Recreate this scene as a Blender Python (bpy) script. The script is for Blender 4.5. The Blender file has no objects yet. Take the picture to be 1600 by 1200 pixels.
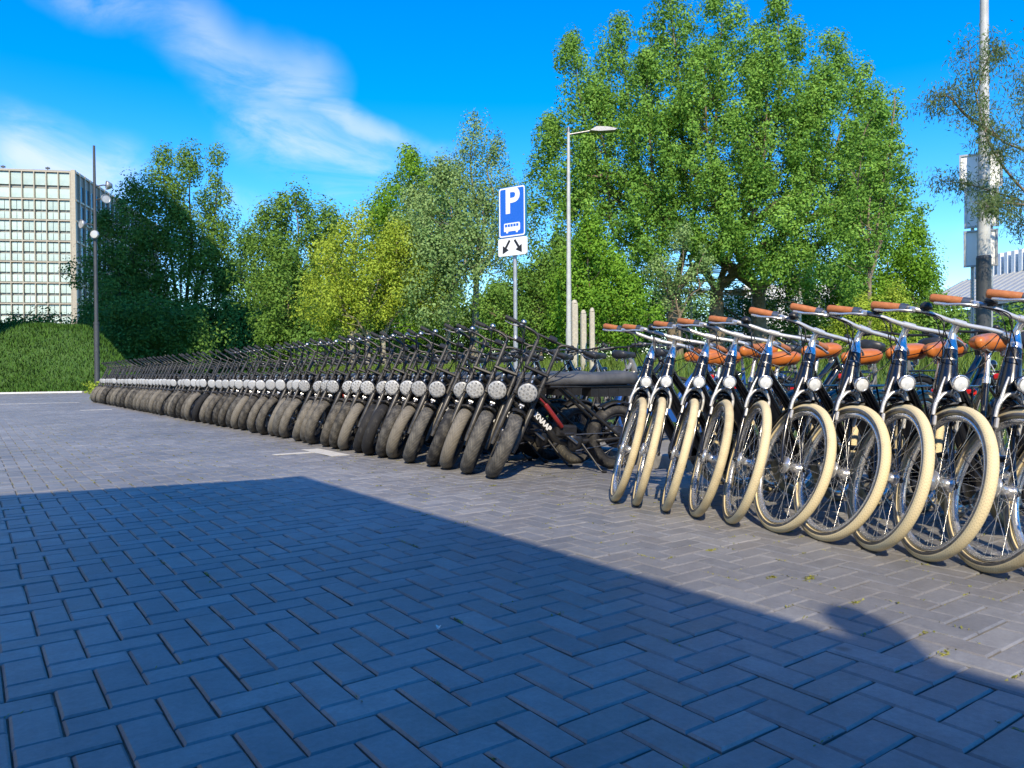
import bpy, math, random
import numpy as np
from mathutils import Matrix, Vector, Euler
rnd = random.Random(7)
RNG = np.random.default_rng(11)
sc = bpy.context.scene
COL = sc.collection
PI = math.pi
R = math.radians

# ------------------------------------------------------------------ camera
CAM_H = 0.84
F_PX, PITCH, ROLL, YAW = 1178.93, 0.013241, -0.006588, 0.626245
cy_, sy_ = math.cos(YAW), math.sin(YAW)
def cam_axes():
    cp, sp = math.cos(PITCH), math.sin(PITCH); cr, sr = math.cos(ROLL), math.sin(ROLL)
    M = np.array([[1,0,0],[0,0,-1],[0,1,0]], float)
    Rx = np.array([[1,0,0],[0,cp,-sp],[0,sp,cp]]); Rz = np.array([[cr,-sr,0],[sr,cr,0],[0,0,1]])
    Q = Rz @ Rx @ M
    T = np.array([[cy_,-sy_,0],[sy_,cy_,0],[0,0,1]])
    return Q @ T
CAMM = cam_axes()
cam_d = bpy.data.cameras.new('camera'); cam = bpy.data.objects.new('camera', cam_d); COL.objects.link(cam)
cam_d.sensor_width = 36; cam_d.lens = 36*F_PX/1600; cam_d.clip_end = 5000; cam_d.clip_start = 0.05
B = np.array([CAMM[0], -CAMM[1], -CAMM[2]]).T
mw = Matrix.Identity(4)
for i in range(3):
    for j in range(3): mw[i][j] = B[i][j]
mw[2][3] = CAM_H
cam.matrix_world = mw
sc.camera = cam

# ------------------------------------------------------------------ light
SUN_EL = R(39.0)
SD = np.array([0.58, 0.815]); SD /= np.linalg.norm(SD)          # the way shadows fall on the ground
to_sun = Vector((-SD[0]*math.cos(SUN_EL), -SD[1]*math.cos(SUN_EL), math.sin(SUN_EL)))
sun_d = bpy.data.lights.new('sun', 'SUN'); sun = bpy.data.objects.new('sun', sun_d); COL.objects.link(sun)
sun_d.energy = 4.35; sun_d.angle = R(0.45); sun_d.color = (1.0, 0.86, 0.62)
sun.rotation_euler = to_sun.to_track_quat('Z', 'Y').to_euler()

world = bpy.data.worlds.new('World'); sc.world = world; world.use_nodes = True
def N(nt, t, **kw):
    n = nt.nodes.new(t)
    for k, v in kw.items():
        if k.startswith('i_'):
            key = k[2:]; key = int(key) if key.isdigit() else key.replace('_', ' ')
            n.inputs[key].default_value = v
        else: setattr(n, k, v)
    return n
def build_world():
    nt = world.node_tree; nt.nodes.clear(); L = nt.links.new
    out = N(nt, 'ShaderNodeOutputWorld'); bg = N(nt, 'ShaderNodeBackground'); bg.inputs[1].default_value = 0.1
    sky = N(nt, 'ShaderNodeTexSky', sky_type='NISHITA', sun_disc=False, sun_elevation=SUN_EL,
            sun_rotation=math.atan2(to_sun.x, to_sun.y), air_density=1.0, dust_density=0.15, ozone_density=3.0)
    hs = N(nt, 'ShaderNodeHueSaturation'); hs.inputs['Saturation'].default_value = 1.50; hs.inputs['Value'].default_value = 1.98
    hs.inputs['Hue'].default_value = 0.508
    L(sky.outputs[0], hs.inputs['Color'])
    tc = N(nt, 'ShaderNodeTexCoord')
    # clouds: project the direction on a flat layer
    sep = N(nt, 'ShaderNodeSeparateXYZ'); L(tc.outputs['Generated'], sep.inputs[0])
    def dirv(px, py):
        w = CAMM.T @ np.array([(px-800)/F_PX, (py-600)/F_PX, 1.0]); return w/np.linalg.norm(w)
    nz = N(nt, 'ShaderNodeTexNoise', i_Scale=7.0, i_Detail=9.0, i_Roughness=0.62); nz.inputs['Distortion'].default_value = 0.6
    mp = N(nt, 'ShaderNodeMapping'); mp.inputs['Scale'].default_value = (1.0, 1.0, 2.4); mp.inputs['Rotation'].default_value = (0.25, 0.35, 0)
    L(tc.outputs['Generated'], mp.inputs[0]); L(mp.outputs[0], nz.inputs['Vector'])
    warp = N(nt, 'ShaderNodeTexNoise', i_Scale=3.2, i_Detail=5.0)
    L(tc.outputs['Generated'], warp.inputs['Vector'])
    wv = N(nt, 'ShaderNodeVectorMath', operation='MULTIPLY_ADD'); wv.inputs[1].default_value = (0.15,)*3
    L(warp.outputs['Color'], wv.inputs[0]); L(tc.outputs['Generated'], wv.inputs[2])
    wv2 = N(nt, 'ShaderNodeVectorMath', operation='SUBTRACT'); wv2.inputs[1].default_value = (0.075,)*3
    L(wv.outputs[0], wv2.inputs[0])
    total = None
    def band(p0, p1, width, amp):
        """soft elongated cloud bank between two sky directions"""
        nonlocal total
        a = dirv(*p0); b = dirv(*p1); ab = b-a; l2 = float(ab@ab)
        s = N(nt, 'ShaderNodeVectorMath', operation='SUBTRACT'); s.inputs[1].default_value = tuple(a); L(wv2.outputs[0], s.inputs[0])
        d = N(nt, 'ShaderNodeVectorMath', operation='DOT_PRODUCT'); d.inputs[1].default_value = tuple(ab/l2); L(s.outputs[0], d.inputs[0])
        cl = N(nt, 'ShaderNodeClamp'); L(d.outputs['Value'], cl.inputs[0])
        sc_ = N(nt, 'ShaderNodeVectorMath', operation='SCALE'); sc_.inputs[0].default_value = tuple(ab); L(cl.outputs[0], sc_.inputs['Scale'])
        e = N(nt, 'ShaderNodeVectorMath', operation='DISTANCE'); L(s.outputs[0], e.inputs[0]); L(sc_.outputs[0], e.inputs[1])
        m = N(nt, 'ShaderNodeMapRange', interpolation_type='SMOOTHSTEP'); L(e.outputs['Value'], m.inputs[0])
        m.inputs[1].default_value = width/F_PX; m.inputs[2].default_value = 0.0; m.inputs[3].default_value = 0.0; m.inputs[4].default_value = amp
        if total is None: total = m.outputs[0]
        else:
            mx = N(nt, 'ShaderNodeMath', operation='MAXIMUM'); L(total, mx.inputs[0]); L(m.outputs[0], mx.inputs[1]); total = mx.outputs[0]
    band((110, -40), (330, 70), 52, 1.0)
    band((300, 55), (470, 120), 78, 1.4)
    band((340, 120), (440, 160), 60, 1.0)
    band((400, 190), (590, 255), 78, 1.35)
    band((430, 120), (700, 250), 30, 1.25)
    band((20, 222), (180, 275), 70, 1.9)
    band((560, 300), (640, 300), 40, 0.9)
    band((360, 320), (420, 330), 34, 1.0)
    band((1380, 370), (1490, 340), 34, 0.55)
    band((-900, 100), (-300, 260), 150, 1.0)
    band((1900, 150), (2500, 260), 140, 0.9)
    band((700, -900), (1500, -700), 160, 0.8)
    n2 = N(nt, 'ShaderNodeMapRange'); L(nz.outputs['Fac'], n2.inputs[0]); n2.inputs[1].default_value = 0.34; n2.inputs[2].default_value = 0.62
    mul = N(nt, 'ShaderNodeMath', operation='MULTIPLY'); L(total, mul.inputs[0]); L(n2.outputs[0], mul.inputs[1])
    m3 = N(nt, 'ShaderNodeMath', operation='MULTIPLY'); m3.inputs[1].default_value = 0.43; L(mul.outputs[0], m3.inputs[0]); m3.use_clamp = True
    mix = N(nt, 'ShaderNodeMixRGB'); L(m3.outputs[0], mix.inputs[0]); L(hs.outputs[0], mix.inputs[1])
    mix.inputs[2].default_value = (6.6, 7.2, 9.0, 1)
    L(mix.outputs[0], bg.inputs[0]); L(bg.outputs[0], out.inputs[0])
build_world()
sc.view_settings.view_transform = 'Standard'; sc.view_settings.look = 'None'
sc.view_settings.exposure = 0.5; sc.view_settings.gamma = 1.0; sc.view_settings.use_curve_mapping = False
sc.cycles.max_bounces = 6; sc.cycles.transparent_max_bounces = 6; sc.cycles.caustics_reflective = False; sc.cycles.caustics_refractive = False
sc.cycles.use_denoising = True

# ------------------------------------------------------------------ helpers: geometry of the picture (for laying out)
def proj(x, y, z):
    w = CAMM @ np.array([x, y, z-CAM_H]); return 800+F_PX*w[0]/w[2], 600+F_PX*w[1]/w[2], w[2]
def at_depth(px, py, D):
    d = CAMM.T @ np.array([(px-800)/F_PX, (py-600)/F_PX, 1.0]); p = d*D; return p[0], p[1], p[2]+CAM_H

# ------------------------------------------------------------------ helpers: meshes
class MB:
    def __init__(s): s.v = []; s.f = []; s.sm = []
    def add(s, vs, fs, smooth=True):
        o = len(s.v); s.v.extend([tuple(map(float, q)) for q in vs])
        for f in fs: s.f.append(tuple(i+o for i in f)); s.sm.append(smooth)
        return s
    def tube(s, pts, r, n=8, caps=True, closed=False, smooth=True):
        P = [np.array(p, float) for p in pts]; m = len(P)
        rr = r if isinstance(r, (list, tuple, np.ndarray)) else [r]*m
        T = []
        for i in range(m):
            if closed: t = P[(i+1) % m]-P[i-1]
            else: t = P[min(i+1, m-1)]-P[max(i-1, 0)]
            T.append(t/(np.linalg.norm(t)+1e-12))
        a = np.array([0, 0, 1.0]) if abs(T[0][2]) < 0.9 else np.array([1.0, 0, 0])
        u = np.cross(T[0], a); u /= np.linalg.norm(u)
        vs = []; fs = []
        for i in range(m):
            u = u-T[i]*(u@T[i]); u /= np.linalg.norm(u); w = np.cross(T[i], u)
            for k in range(n):
                th = 2*PI*k/n; vs.append(P[i]+rr[i]*(u*math.cos(th)+w*math.sin(th)))
        M = m if closed else m-1
        for i in range(M):
            j = (i+1) % m
            for k in range(n):
                k2 = (k+1) % n; fs.append((i*n+k, i*n+k2, j*n+k2, j*n+k))
        s.add(vs, fs, smooth)
        if caps and not closed:
            s.add(vs[:n], [tuple(range(n))[::-1]], False); s.add(vs[-n:], [tuple(range(n))], False)
        return s
    def lathe(s, prof, n=24, axis='y', center=(0, 0, 0), smooth=True):
        """prof: list of (radius, offset along axis)"""
        c = np.array(center, float); vs = []; fs = []
        for (r, h) in prof:
            for k in range(n):
                th = 2*PI*k/n; a, b = r*math.cos(th), r*math.sin(th)
                vs.append(c+({'y': (a, h, b), 'x': (h, a, b), 'z': (a, b, h)}[axis]))
        m = len(prof)
        for i in range(m-1):
            for k in range(n):
                k2 = (k+1) % n; fs.append((i*n+k, i*n+k2, (i+1)*n+k2, (i+1)*n+k))
        return s.add(vs, fs, smooth)
    def torus(s, center, Rm, prof, n=40, smooth=True, a0=0.0, a1=2*PI):
        """ring about the y axis; prof = closed list of (dr, dy)"""
        full = abs(a1-a0-2*PI) < 1e-6; m = len(prof); K = n if full else n+1; vs = []; fs = []
        for i in range(K):
            th = a0+(a1-a0)*i/n
            for (dr, dy) in prof: vs.append((center[0]+(Rm+dr)*math.cos(th), center[1]+dy, center[2]+(Rm+dr)*math.sin(th)))
        for i in range(n):
            j = (i+1) % K
            for k in range(m):
                k2 = (k+1) % m; fs.append((i*m+k, j*m+k, j*m+k2, i*m+k2))
        return s.add(vs, fs, smooth)
    def box(s, c, d, rot=None, bev=0.0):
        hx, hy, hz = [q/2 for q in d]; b = min(bev, hx*.9, hy*.9, hz*.9); pts = []
        if b <= 0:
            pts = [(x, y, z) for x in (-hx, hx) for y in (-hy, hy) for z in (-hz, hz)]
            fs = [(0, 1, 3, 2), (4, 6, 7, 5), (0, 4, 5, 1), (2, 3, 7, 6), (0, 2, 6, 4), (1, 5, 7, 3)]
        else:
            import itertools
            idx = {}
            for sx, sy, sz in itertools.product((-1, 1), repeat=3):
                for ax in range(3):
                    p = [sx*hx, sy*hy, sz*hz]
                    for q in range(3):
                        if q != ax: p[q] -= (sx, sy, sz)[q]*b
                    idx[(sx, sy, sz, ax)] = len(pts); pts.append(tuple(p))
            fs = []
            for ax in range(3):
                o = [q for q in range(3) if q != ax]
                for sg in (-1, 1):
                    f = []
                    for a_, b_ in ((-1, -1), (1, -1), (1, 1), (-1, 1)):
                        k = [0, 0, 0]; k[ax] = sg; k[o[0]] = a_; k[o[1]] = b_; f.append(idx[(*k, ax)])
                    fs.append(tuple(f))
            for ax in range(3):
                o = [q for q in range(3) if q != ax]
                for a_ in (-1, 1):
                    for b_ in (-1, 1):
                        k = [0, 0, 0]; k[o[0]] = a_; k[o[1]] = b_; e = []
                        for sg, first, second in ((-1, o[0], o[1]), (1, o[1], o[0])):
                            k[ax] = sg; e += [idx[(*k, first)], idx[(*k, second)]]
                        fs.append(tuple(e))
            for sg in itertools.product((-1, 1), repeat=3): fs.append(tuple(idx[(*sg, ax)] for ax in range(3)))
        P = [np.array(p) for p in pts]
        if rot is not None:
            Rm = np.array(rot.to_matrix() if hasattr(rot, 'to_matrix') else rot); P = [Rm @ p for p in P]
        return s.add([p+np.array(c, float) for p in P], fs, False)
    def prism(s, poly, y0, y1, axis='y', smooth=False):
        """extrude a 2D polygon; axis y: (x,z) polygon; axis x: (y,z); axis z: (x,y)"""
        def q(a, b, h): return {'y': (a, h, b), 'x': (h, a, b), 'z': (a, b, h)}[axis]
        n = len(poly); vs = [q(a, b, y0) for a, b in poly]+[q(a, b, y1) for a, b in poly]
        fs = [tuple(range(n)), tuple(range(2*n-1, n-1, -1))]+[(i, i+n, (i+1) % n+n, (i+1) % n) for i in range(n)]
        return s.add(vs, fs, smooth)
    def mesh(s, name, mat=None):
        me = bpy.data.meshes.new(name); me.from_pydata(s.v, [], s.f)
        me.polygons.foreach_set('use_smooth', s.sm)
        if mat: me.materials.append(mat)
        import bmesh
        bm = bmesh.new(); bm.from_mesh(me); bmesh.ops.recalc_face_normals(bm, faces=bm.faces); bm.to_mesh(me); bm.free()
        me.update(); return me
    def obj(s, name, mat, parent=None, **props):
        o = bpy.data.objects.new(name, s.mesh(name, mat)); COL.objects.link(o)
        if parent: o.parent = parent
        for k, v in props.items(): o[k] = v
        return o

def empty(name, label, cat, loc=(0, 0, 0), rotz=0, group=None):
    o = bpy.data.objects.new(name, None); COL.objects.link(o); o.location = loc; o.rotation_euler = (0, 0, rotz)
    o.empty_display_size = 0.1; o['label'] = label; o['category'] = cat
    if group: o['group'] = group
    return o
def tag(o, label, cat, group=None):
    o['label'] = label; o['category'] = cat
    if group: o['group'] = group
    return o
def spline(pts, k=6):
    P = [np.array(p, float) for p in pts]; P = [2*P[0]-P[1]]+P+[2*P[-1]-P[-2]]; out = []
    for i in range(1, len(P)-2):
        for j in range(k):
            t = j/k; a, b, c, d = P[i-1], P[i], P[i+1], P[i+2]
            out.append(0.5*((2*b)+(-a+c)*t+(2*a-5*b+4*c-d)*t*t+(-a+3*b-3*c+d)*t**3))
    out.append(P[-2]); return out
def quad_mesh(name, verts, nq, mat, attr=None, tri=False, nrm=None):
    """fast mesh of separate quads (or triangles); attr: per-vertex float 'tint'; nrm: shading normals per vertex"""
    k = 3 if tri else 4
    me = bpy.data.meshes.new(name); nv = nq*k
    me.vertices.add(nv); me.vertices.foreach_set('co', np.ascontiguousarray(verts, np.float32).ravel())
    me.loops.add(nv); me.loops.foreach_set('vertex_index', np.arange(nv, dtype=np.int32))
    me.polygons.add(nq); me.polygons.foreach_set('loop_start', np.arange(0, nv, k, dtype=np.int32))
    me.polygons.foreach_set('loop_total', np.full(nq, k, np.int32))
    me.update(calc_edges=True)
    if attr is not None:
        a = me.attributes.new('tint', 'FLOAT', 'POINT'); a.data.foreach_set('value', np.ascontiguousarray(attr, np.float32))
    if nrm is not None:
        me.polygons.foreach_set('use_smooth', np.ones(nq, bool))
        me.normals_split_custom_set_from_vertices(np.ascontiguousarray(nrm, np.float32))
    me.materials.append(mat); return me

# ------------------------------------------------------------------ materials
def mat(name, c1, c2=None, rough=0.5, metal=0.0, scale=8.0, detail=4.0, bump=0.0, bscale=None, coat=0.0, rvar=0.0, spec=0.5, trans=0.0, coord='Object', lo=0.35, hi=0.65, rnd_amt=0.0):
    m = bpy.data.materials.new(name); m.use_nodes = True; nt = m.node_tree; L = nt.links.new
    b = nt.nodes['Principled BSDF']; b.inputs['Metallic'].default_value = metal; b.inputs['Roughness'].default_value = rough
    b.inputs['Coat Weight'].default_value = coat; b.inputs['Coat Roughness'].default_value = 0.08; b.inputs['Specular IOR Level'].default_value = spec
    if trans: b.inputs['Transmission Weight'].default_value = trans
    c1 = (*c1, 1); c2 = (*c2, 1) if c2 else c1
    tc = N(nt, 'ShaderNodeTexCoord'); nz = N(nt, 'ShaderNodeTexNoise', i_Scale=scale, i_Detail=detail, i_Roughness=0.6); L(tc.outputs[coord], nz.inputs['Vector'])
    mr = N(nt, 'ShaderNodeMapRange'); L(nz.outputs['Fac'], mr.inputs[0]); mr.inputs[1].default_value = lo; mr.inputs[2].default_value = hi
    mx = N(nt, 'ShaderNodeMixRGB'); L(mr.outputs[0], mx.inputs[0]); mx.inputs[1].default_value = c1; mx.inputs[2].default_value = c2
    colr = mx.outputs[0]
    if rnd_amt:
        oi = N(nt, 'ShaderNodeObjectInfo'); rm = N(nt, 'ShaderNodeMapRange'); L(oi.outputs['Random'], rm.inputs[0]); rm.inputs[3].default_value = 1-rnd_amt; rm.inputs[4].default_value = 1+rnd_amt
        vm = N(nt, 'ShaderNodeVectorMath', operation='SCALE'); L(colr, vm.inputs[0]); L(rm.outputs[0], vm.inputs['Scale']); colr = vm.outputs[0]
    L(colr, b.inputs['Base Color'])
    if rvar:
        r2 = N(nt, 'ShaderNodeMapRange'); L(nz.outputs['Fac'], r2.inputs[0]); r2.inputs[3].default_value = max(0.02, rough-rvar); r2.inputs[4].default_value = min(1, rough+rvar); L(r2.outputs[0], b.inputs['Roughness'])
    if bump:
        n2 = N(nt, 'ShaderNodeTexNoise', i_Scale=bscale or scale*6, i_Detail=3.0); L(tc.outputs[coord], n2.inputs['Vector'])
        bp = N(nt, 'ShaderNodeBump'); bp.inputs['Strength'].default_value = bump; bp.inputs['Distance'].default_value = 0.01; L(n2.outputs['Fac'], bp.inputs['Height']); L(bp.outputs[0], b.inputs['Normal'])
    return m
def tyre_mat(name, rub, dust, dust_amt, kind, hub_major, rough=0.75):
    """rubber with a moulded tread: grooves that run round the tyre about its local y axis"""
    m = bpy.data.materials.new(name); m.use_nodes = True; nt = m.node_tree; L = nt.links.new
    b = nt.nodes['Principled BSDF']; b.inputs['Roughness'].default_value = rough; b.inputs['Specular IOR Level'].default_value = 0.25
    tc = N(nt, 'ShaderNodeTexCoord'); sp = N(nt, 'ShaderNodeSeparateXYZ'); L(tc.outputs['Object'], sp.inputs[0])
    def M(op, a, b2=None, c=None, clamp=False):
        n = N(nt, 'ShaderNodeMath', operation=op); n.use_clamp = clamp
        for i, q in enumerate((a, b2, c)):
            if q is None: continue
            if isinstance(q, (int, float)): n.inputs[i].default_value = q
            else: L(q, n.inputs[i])
        return n.outputs[0]
    ang = M('ARCTAN2', sp.outputs[2], sp.outputs[0]); ay = M('ABSOLUTE', sp.outputs[1])
    rad = M('SQRT', M('ADD', M('MULTIPLY', sp.outputs[0], sp.outputs[0]), M('MULTIPLY', sp.outputs[2], sp.outputs[2])))
    if kind == 'fat':
        ph = M('ADD', M('MULTIPLY', ang, 36.0), M('MULTIPLY', M('POWER', ay, 0.8), 150.0))
        g1 = M('SINE', ph); tread = M('GREATER_THAN', g1, -0.62)
        ph2 = M('SINE', M('ADD', M('MULTIPLY', ang, 15.0), M('MULTIPLY', sp.outputs[1], -120.0))); tread = M('MULTIPLY', tread, M('GREATER_THAN', ph2, -0.97))
        zone = M('GREATER_THAN', rad, hub_major+0.004)
    else:
        g1 = M('SINE', M('ADD', M('MULTIPLY', ang, 150.0), M('MULTIPLY', M('SINE', M('MULTIPLY', ay, 560.0)), 1.5)))
        g2 = M('SINE', M('MULTIPLY', sp.outputs[1], 640.0))
        tread = M('GREATER_THAN', M('MULTIPLY', g1, g2), -0.5)
        zone = M('GREATER_THAN', rad, hub_major+0.010)
    groove = M('SUBTRACT', 1.0, M('MULTIPLY', M('SUBTRACT', 1.0, tread), zone))
    nz = N(nt, 'ShaderNodeTexNoise', i_Scale=14.0, i_Detail=6.0, i_Roughness=0.65); L(tc.outputs['Object'], nz.inputs['Vector'])
    oi = N(nt, 'ShaderNodeObjectInfo')
    r1 = M('MULTIPLY_ADD', oi.outputs['Random'], 0.45, -0.22)
    d0 = M('ADD', M('ADD', nz.outputs['Fac'], r1), dust_amt-0.5)
    dm = N(nt, 'ShaderNodeMapRange'); dm.inputs[1].default_value = 0.28; dm.inputs[2].default_value = 0.75; L(d0, dm.inputs[0])
    # side wall keeps less dust than the tread
    rz = N(nt, 'ShaderNodeMapRange'); L(rad, rz.inputs[0]); rz.inputs[1].default_value = hub_major-0.02; rz.inputs[2].default_value = hub_major+0.02; rz.inputs[3].default_value = 0.45
    df = M('MULTIPLY', dm.outputs[0], rz.outputs[0])
    mx = N(nt, 'ShaderNodeMixRGB'); L(df, mx.inputs[0]); mx.inputs[1].default_value = (*rub, 1); mx.inputs[2].default_value = (*dust, 1)
    gm = N(nt, 'ShaderNodeMixRGB'); gm.blend_type = 'MULTIPLY'; gm.inputs[0].default_value = 1.0
    gr = N(nt, 'ShaderNodeMapRange'); L(groove, gr.inputs[0]); gr.inputs[3].default_value = 0.8
    if kind == 'fat':                                                # dried sand sits in the grooves
        gf = M('MULTIPLY', M('SUBTRACT', 1.0, groove), M('MULTIPLY_ADD', dm.outputs[0], 0.45, 0.0)); gm.blend_type = 'MIX'; L(gf, gm.inputs[0]); L(mx.outputs[0], gm.inputs[1]); gm.inputs[2].default_value = (0.30, 0.27, 0.215, 1)
    else: L(mx.outputs[0], gm.inputs[1]); L(gr.outputs[0], gm.inputs[2])
    L(gm.outputs[0], b.inputs['Base Color'])
    bp = N(nt, 'ShaderNodeBump'); bp.inputs['Strength'].default_value = 0.9; bp.inputs['Distance'].default_value = 0.004 if kind == 'fat' else 0.0015
    L(groove, bp.inputs['Height']); L(bp.outputs[0], b.inputs['Normal'])
    return m
def leaf_mat(name, dark, light, trans=0.35):
    m = bpy.data.materials.new(name); m.use_nodes = True; nt = m.node_tree; L = nt.links.new; nt.nodes.clear()
    out = N(nt, 'ShaderNodeOutputMaterial'); at = N(nt, 'ShaderNodeAttribute', attribute_name='tint')
    mx = N(nt, 'ShaderNodeMixRGB'); L(at.outputs['Fac'], mx.inputs[0]); mx.inputs[1].default_value = (*dark, 1); mx.inputs[2].default_value = (*light, 1)
    df = N(nt, 'ShaderNodeBsdfPrincipled'); df.inputs['Roughness'].default_value = 0.6; df.inputs['Specular IOR Level'].default_value = 0.14
    L(mx.outputs[0], df.inputs['Base Color'])
    tr = N(nt, 'ShaderNodeBsdfTranslucent'); hs = N(nt, 'ShaderNodeHueSaturation'); hs.inputs['Hue'].default_value = 0.485; hs.inputs['Value'].default_value = 1.25
    L(mx.outputs[0], hs.inputs['Color']); L(hs.outputs[0], tr.inputs[0])
    ms = N(nt, 'ShaderNodeMixShader'); ms.inputs[0].default_value = trans; L(df.outputs[0], ms.inputs[1]); L(tr.outputs[0], ms.inputs[2]); L(ms.outputs[0], out.inputs[0])
    return m
M = {}
M['paint'] = mat('gloss_black_paint', (0.004, 0.005, 0.009), (0.007, 0.008, 0.013), rough=0.22, coat=0.8, scale=20, rvar=0.06)
M['matt'] = mat('satin_black_paint', (0.012, 0.012, 0.013), (0.022, 0.021, 0.020), rough=0.42, scale=14, rvar=0.12)
M['forkgrey'] = mat('worn_black_fork', (0.035, 0.035, 0.036), (0.085, 0.08, 0.075), rough=0.38, scale=18, rvar=0.12, metal=0.3)
M['silver'] = mat('silver_lacquer', (0.66, 0.66, 0.66), (0.58, 0.58, 0.58), rough=0.36, metal=0.45, scale=30)
M['chrome'] = mat('polished_alloy', (0.80, 0.79, 0.77), (0.70, 0.69, 0.68), rough=0.27, metal=0.82, scale=25, rvar=0.08)
M['alloy'] = mat('brushed_alloy', (0.50, 0.50, 0.51), (0.36, 0.36, 0.37), rough=0.34, metal=1.0, scale=30, rvar=0.1)
M['steel'] = mat('dull_steel', (0.28, 0.28, 0.29), (0.18, 0.175, 0.17), rough=0.42, metal=0.9, scale=30, rvar=0.1)
M['rubber'] = mat('black_rubber', (0.014, 0.014, 0.015), (0.03, 0.029, 0.028), rough=0.62, scale=30, bump=0.1)
M['plastic'] = mat('black_plastic', (0.015, 0.015, 0.017), (0.024, 0.024, 0.026), rough=0.4, scale=20)
M['cable'] = mat('cable_black', (0.008, 0.008, 0.009), rough=0.35)
M['vinyl'] = mat('dusty_grey_vinyl', (0.055, 0.057, 0.062), (0.10, 0.10, 0.105), rough=0.52, scale=7, bump=0.25, bscale=9)
M['tan'] = mat('orange_tan_leather', (0.47, 0.135, 0.026), (0.55, 0.175, 0.036), rough=0.36, scale=12, bump=0.05, bscale=160, coat=0.15)
M['grip'] = mat('tan_leather_grip', (0.40, 0.135, 0.045), (0.49, 0.18, 0.065), rough=0.55, scale=40, bump=0.15, bscale=220)
M['bsaddle'] = mat('black_saddle_vinyl', (0.022, 0.024, 0.03), (0.035, 0.037, 0.044), rough=0.42, scale=10)
M['red'] = mat('red_plastic_lens', (0.55, 0.012, 0.012), (0.62, 0.02, 0.018), rough=0.2, coat=0.5)
M['redpaint'] = mat('red_anodised', (0.24, 0.022, 0.02), (0.30, 0.03, 0.026), rough=0.35, metal=0.2)
M['white'] = mat('white_paint', (0.78, 0.78, 0.77), (0.70, 0.70, 0.68), rough=0.5, scale=10)
M['lens'] = mat('clear_lamp_glass', (0.82, 0.85, 0.88), (0.62, 0.66, 0.70), rough=0.12, scale=60, coat=1.0)
M['reflector'] = mat('silvered_reflector', (0.80, 0.80, 0.81), (0.6, 0.6, 0.62), rough=0.22, metal=0.85, scale=50)
M['ledface'] = mat('pale_led_face', (0.52, 0.53, 0.54), (0.34, 0.345, 0.35), rough=0.25, scale=90, coat=0.6, rnd_amt=0.12)
M['leddot'] = mat('led_ring_grey', (0.20, 0.20, 0.205), (0.34, 0.35, 0.36), rough=0.3, scale=50)
M['cream'] = tyre_mat('cream_rubber_tyre', (0.76, 0.64, 0.40), (0.48, 0.39, 0.24), 0.33, 'city', 0.3275, rough=0.6)
M['fat_dusty'] = tyre_mat('dusty_fat_tyre', (0.030, 0.029, 0.028), (0.175, 0.160, 0.136), 0.55, 'fat', 0.235)
M['fat_clean'] = tyre_mat('dark_fat_tyre', (0.024, 0.024, 0.026), (0.14, 0.135, 0.125), 0.42, 'fat', 0.235)
M['blacktyre'] = tyre_mat('black_city_tyre', (0.015, 0.015, 0.016), (0.06, 0.055, 0.05), 0.3, 'city', 0.3275)
M['blue'] = mat('blue_frame_paint', (0.012, 0.07, 0.30), (0.015, 0.09, 0.36), rough=0.25, coat=0.6)
M['greyframe'] = mat('grey_frame_paint', (0.16, 0.165, 0.17), (0.2, 0.2, 0.205), rough=0.3, coat=0.5)
M['yellow'] = mat('yellow_plastic', (0.72, 0.52, 0.02), (0.66, 0.45, 0.02), rough=0.4)

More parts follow.
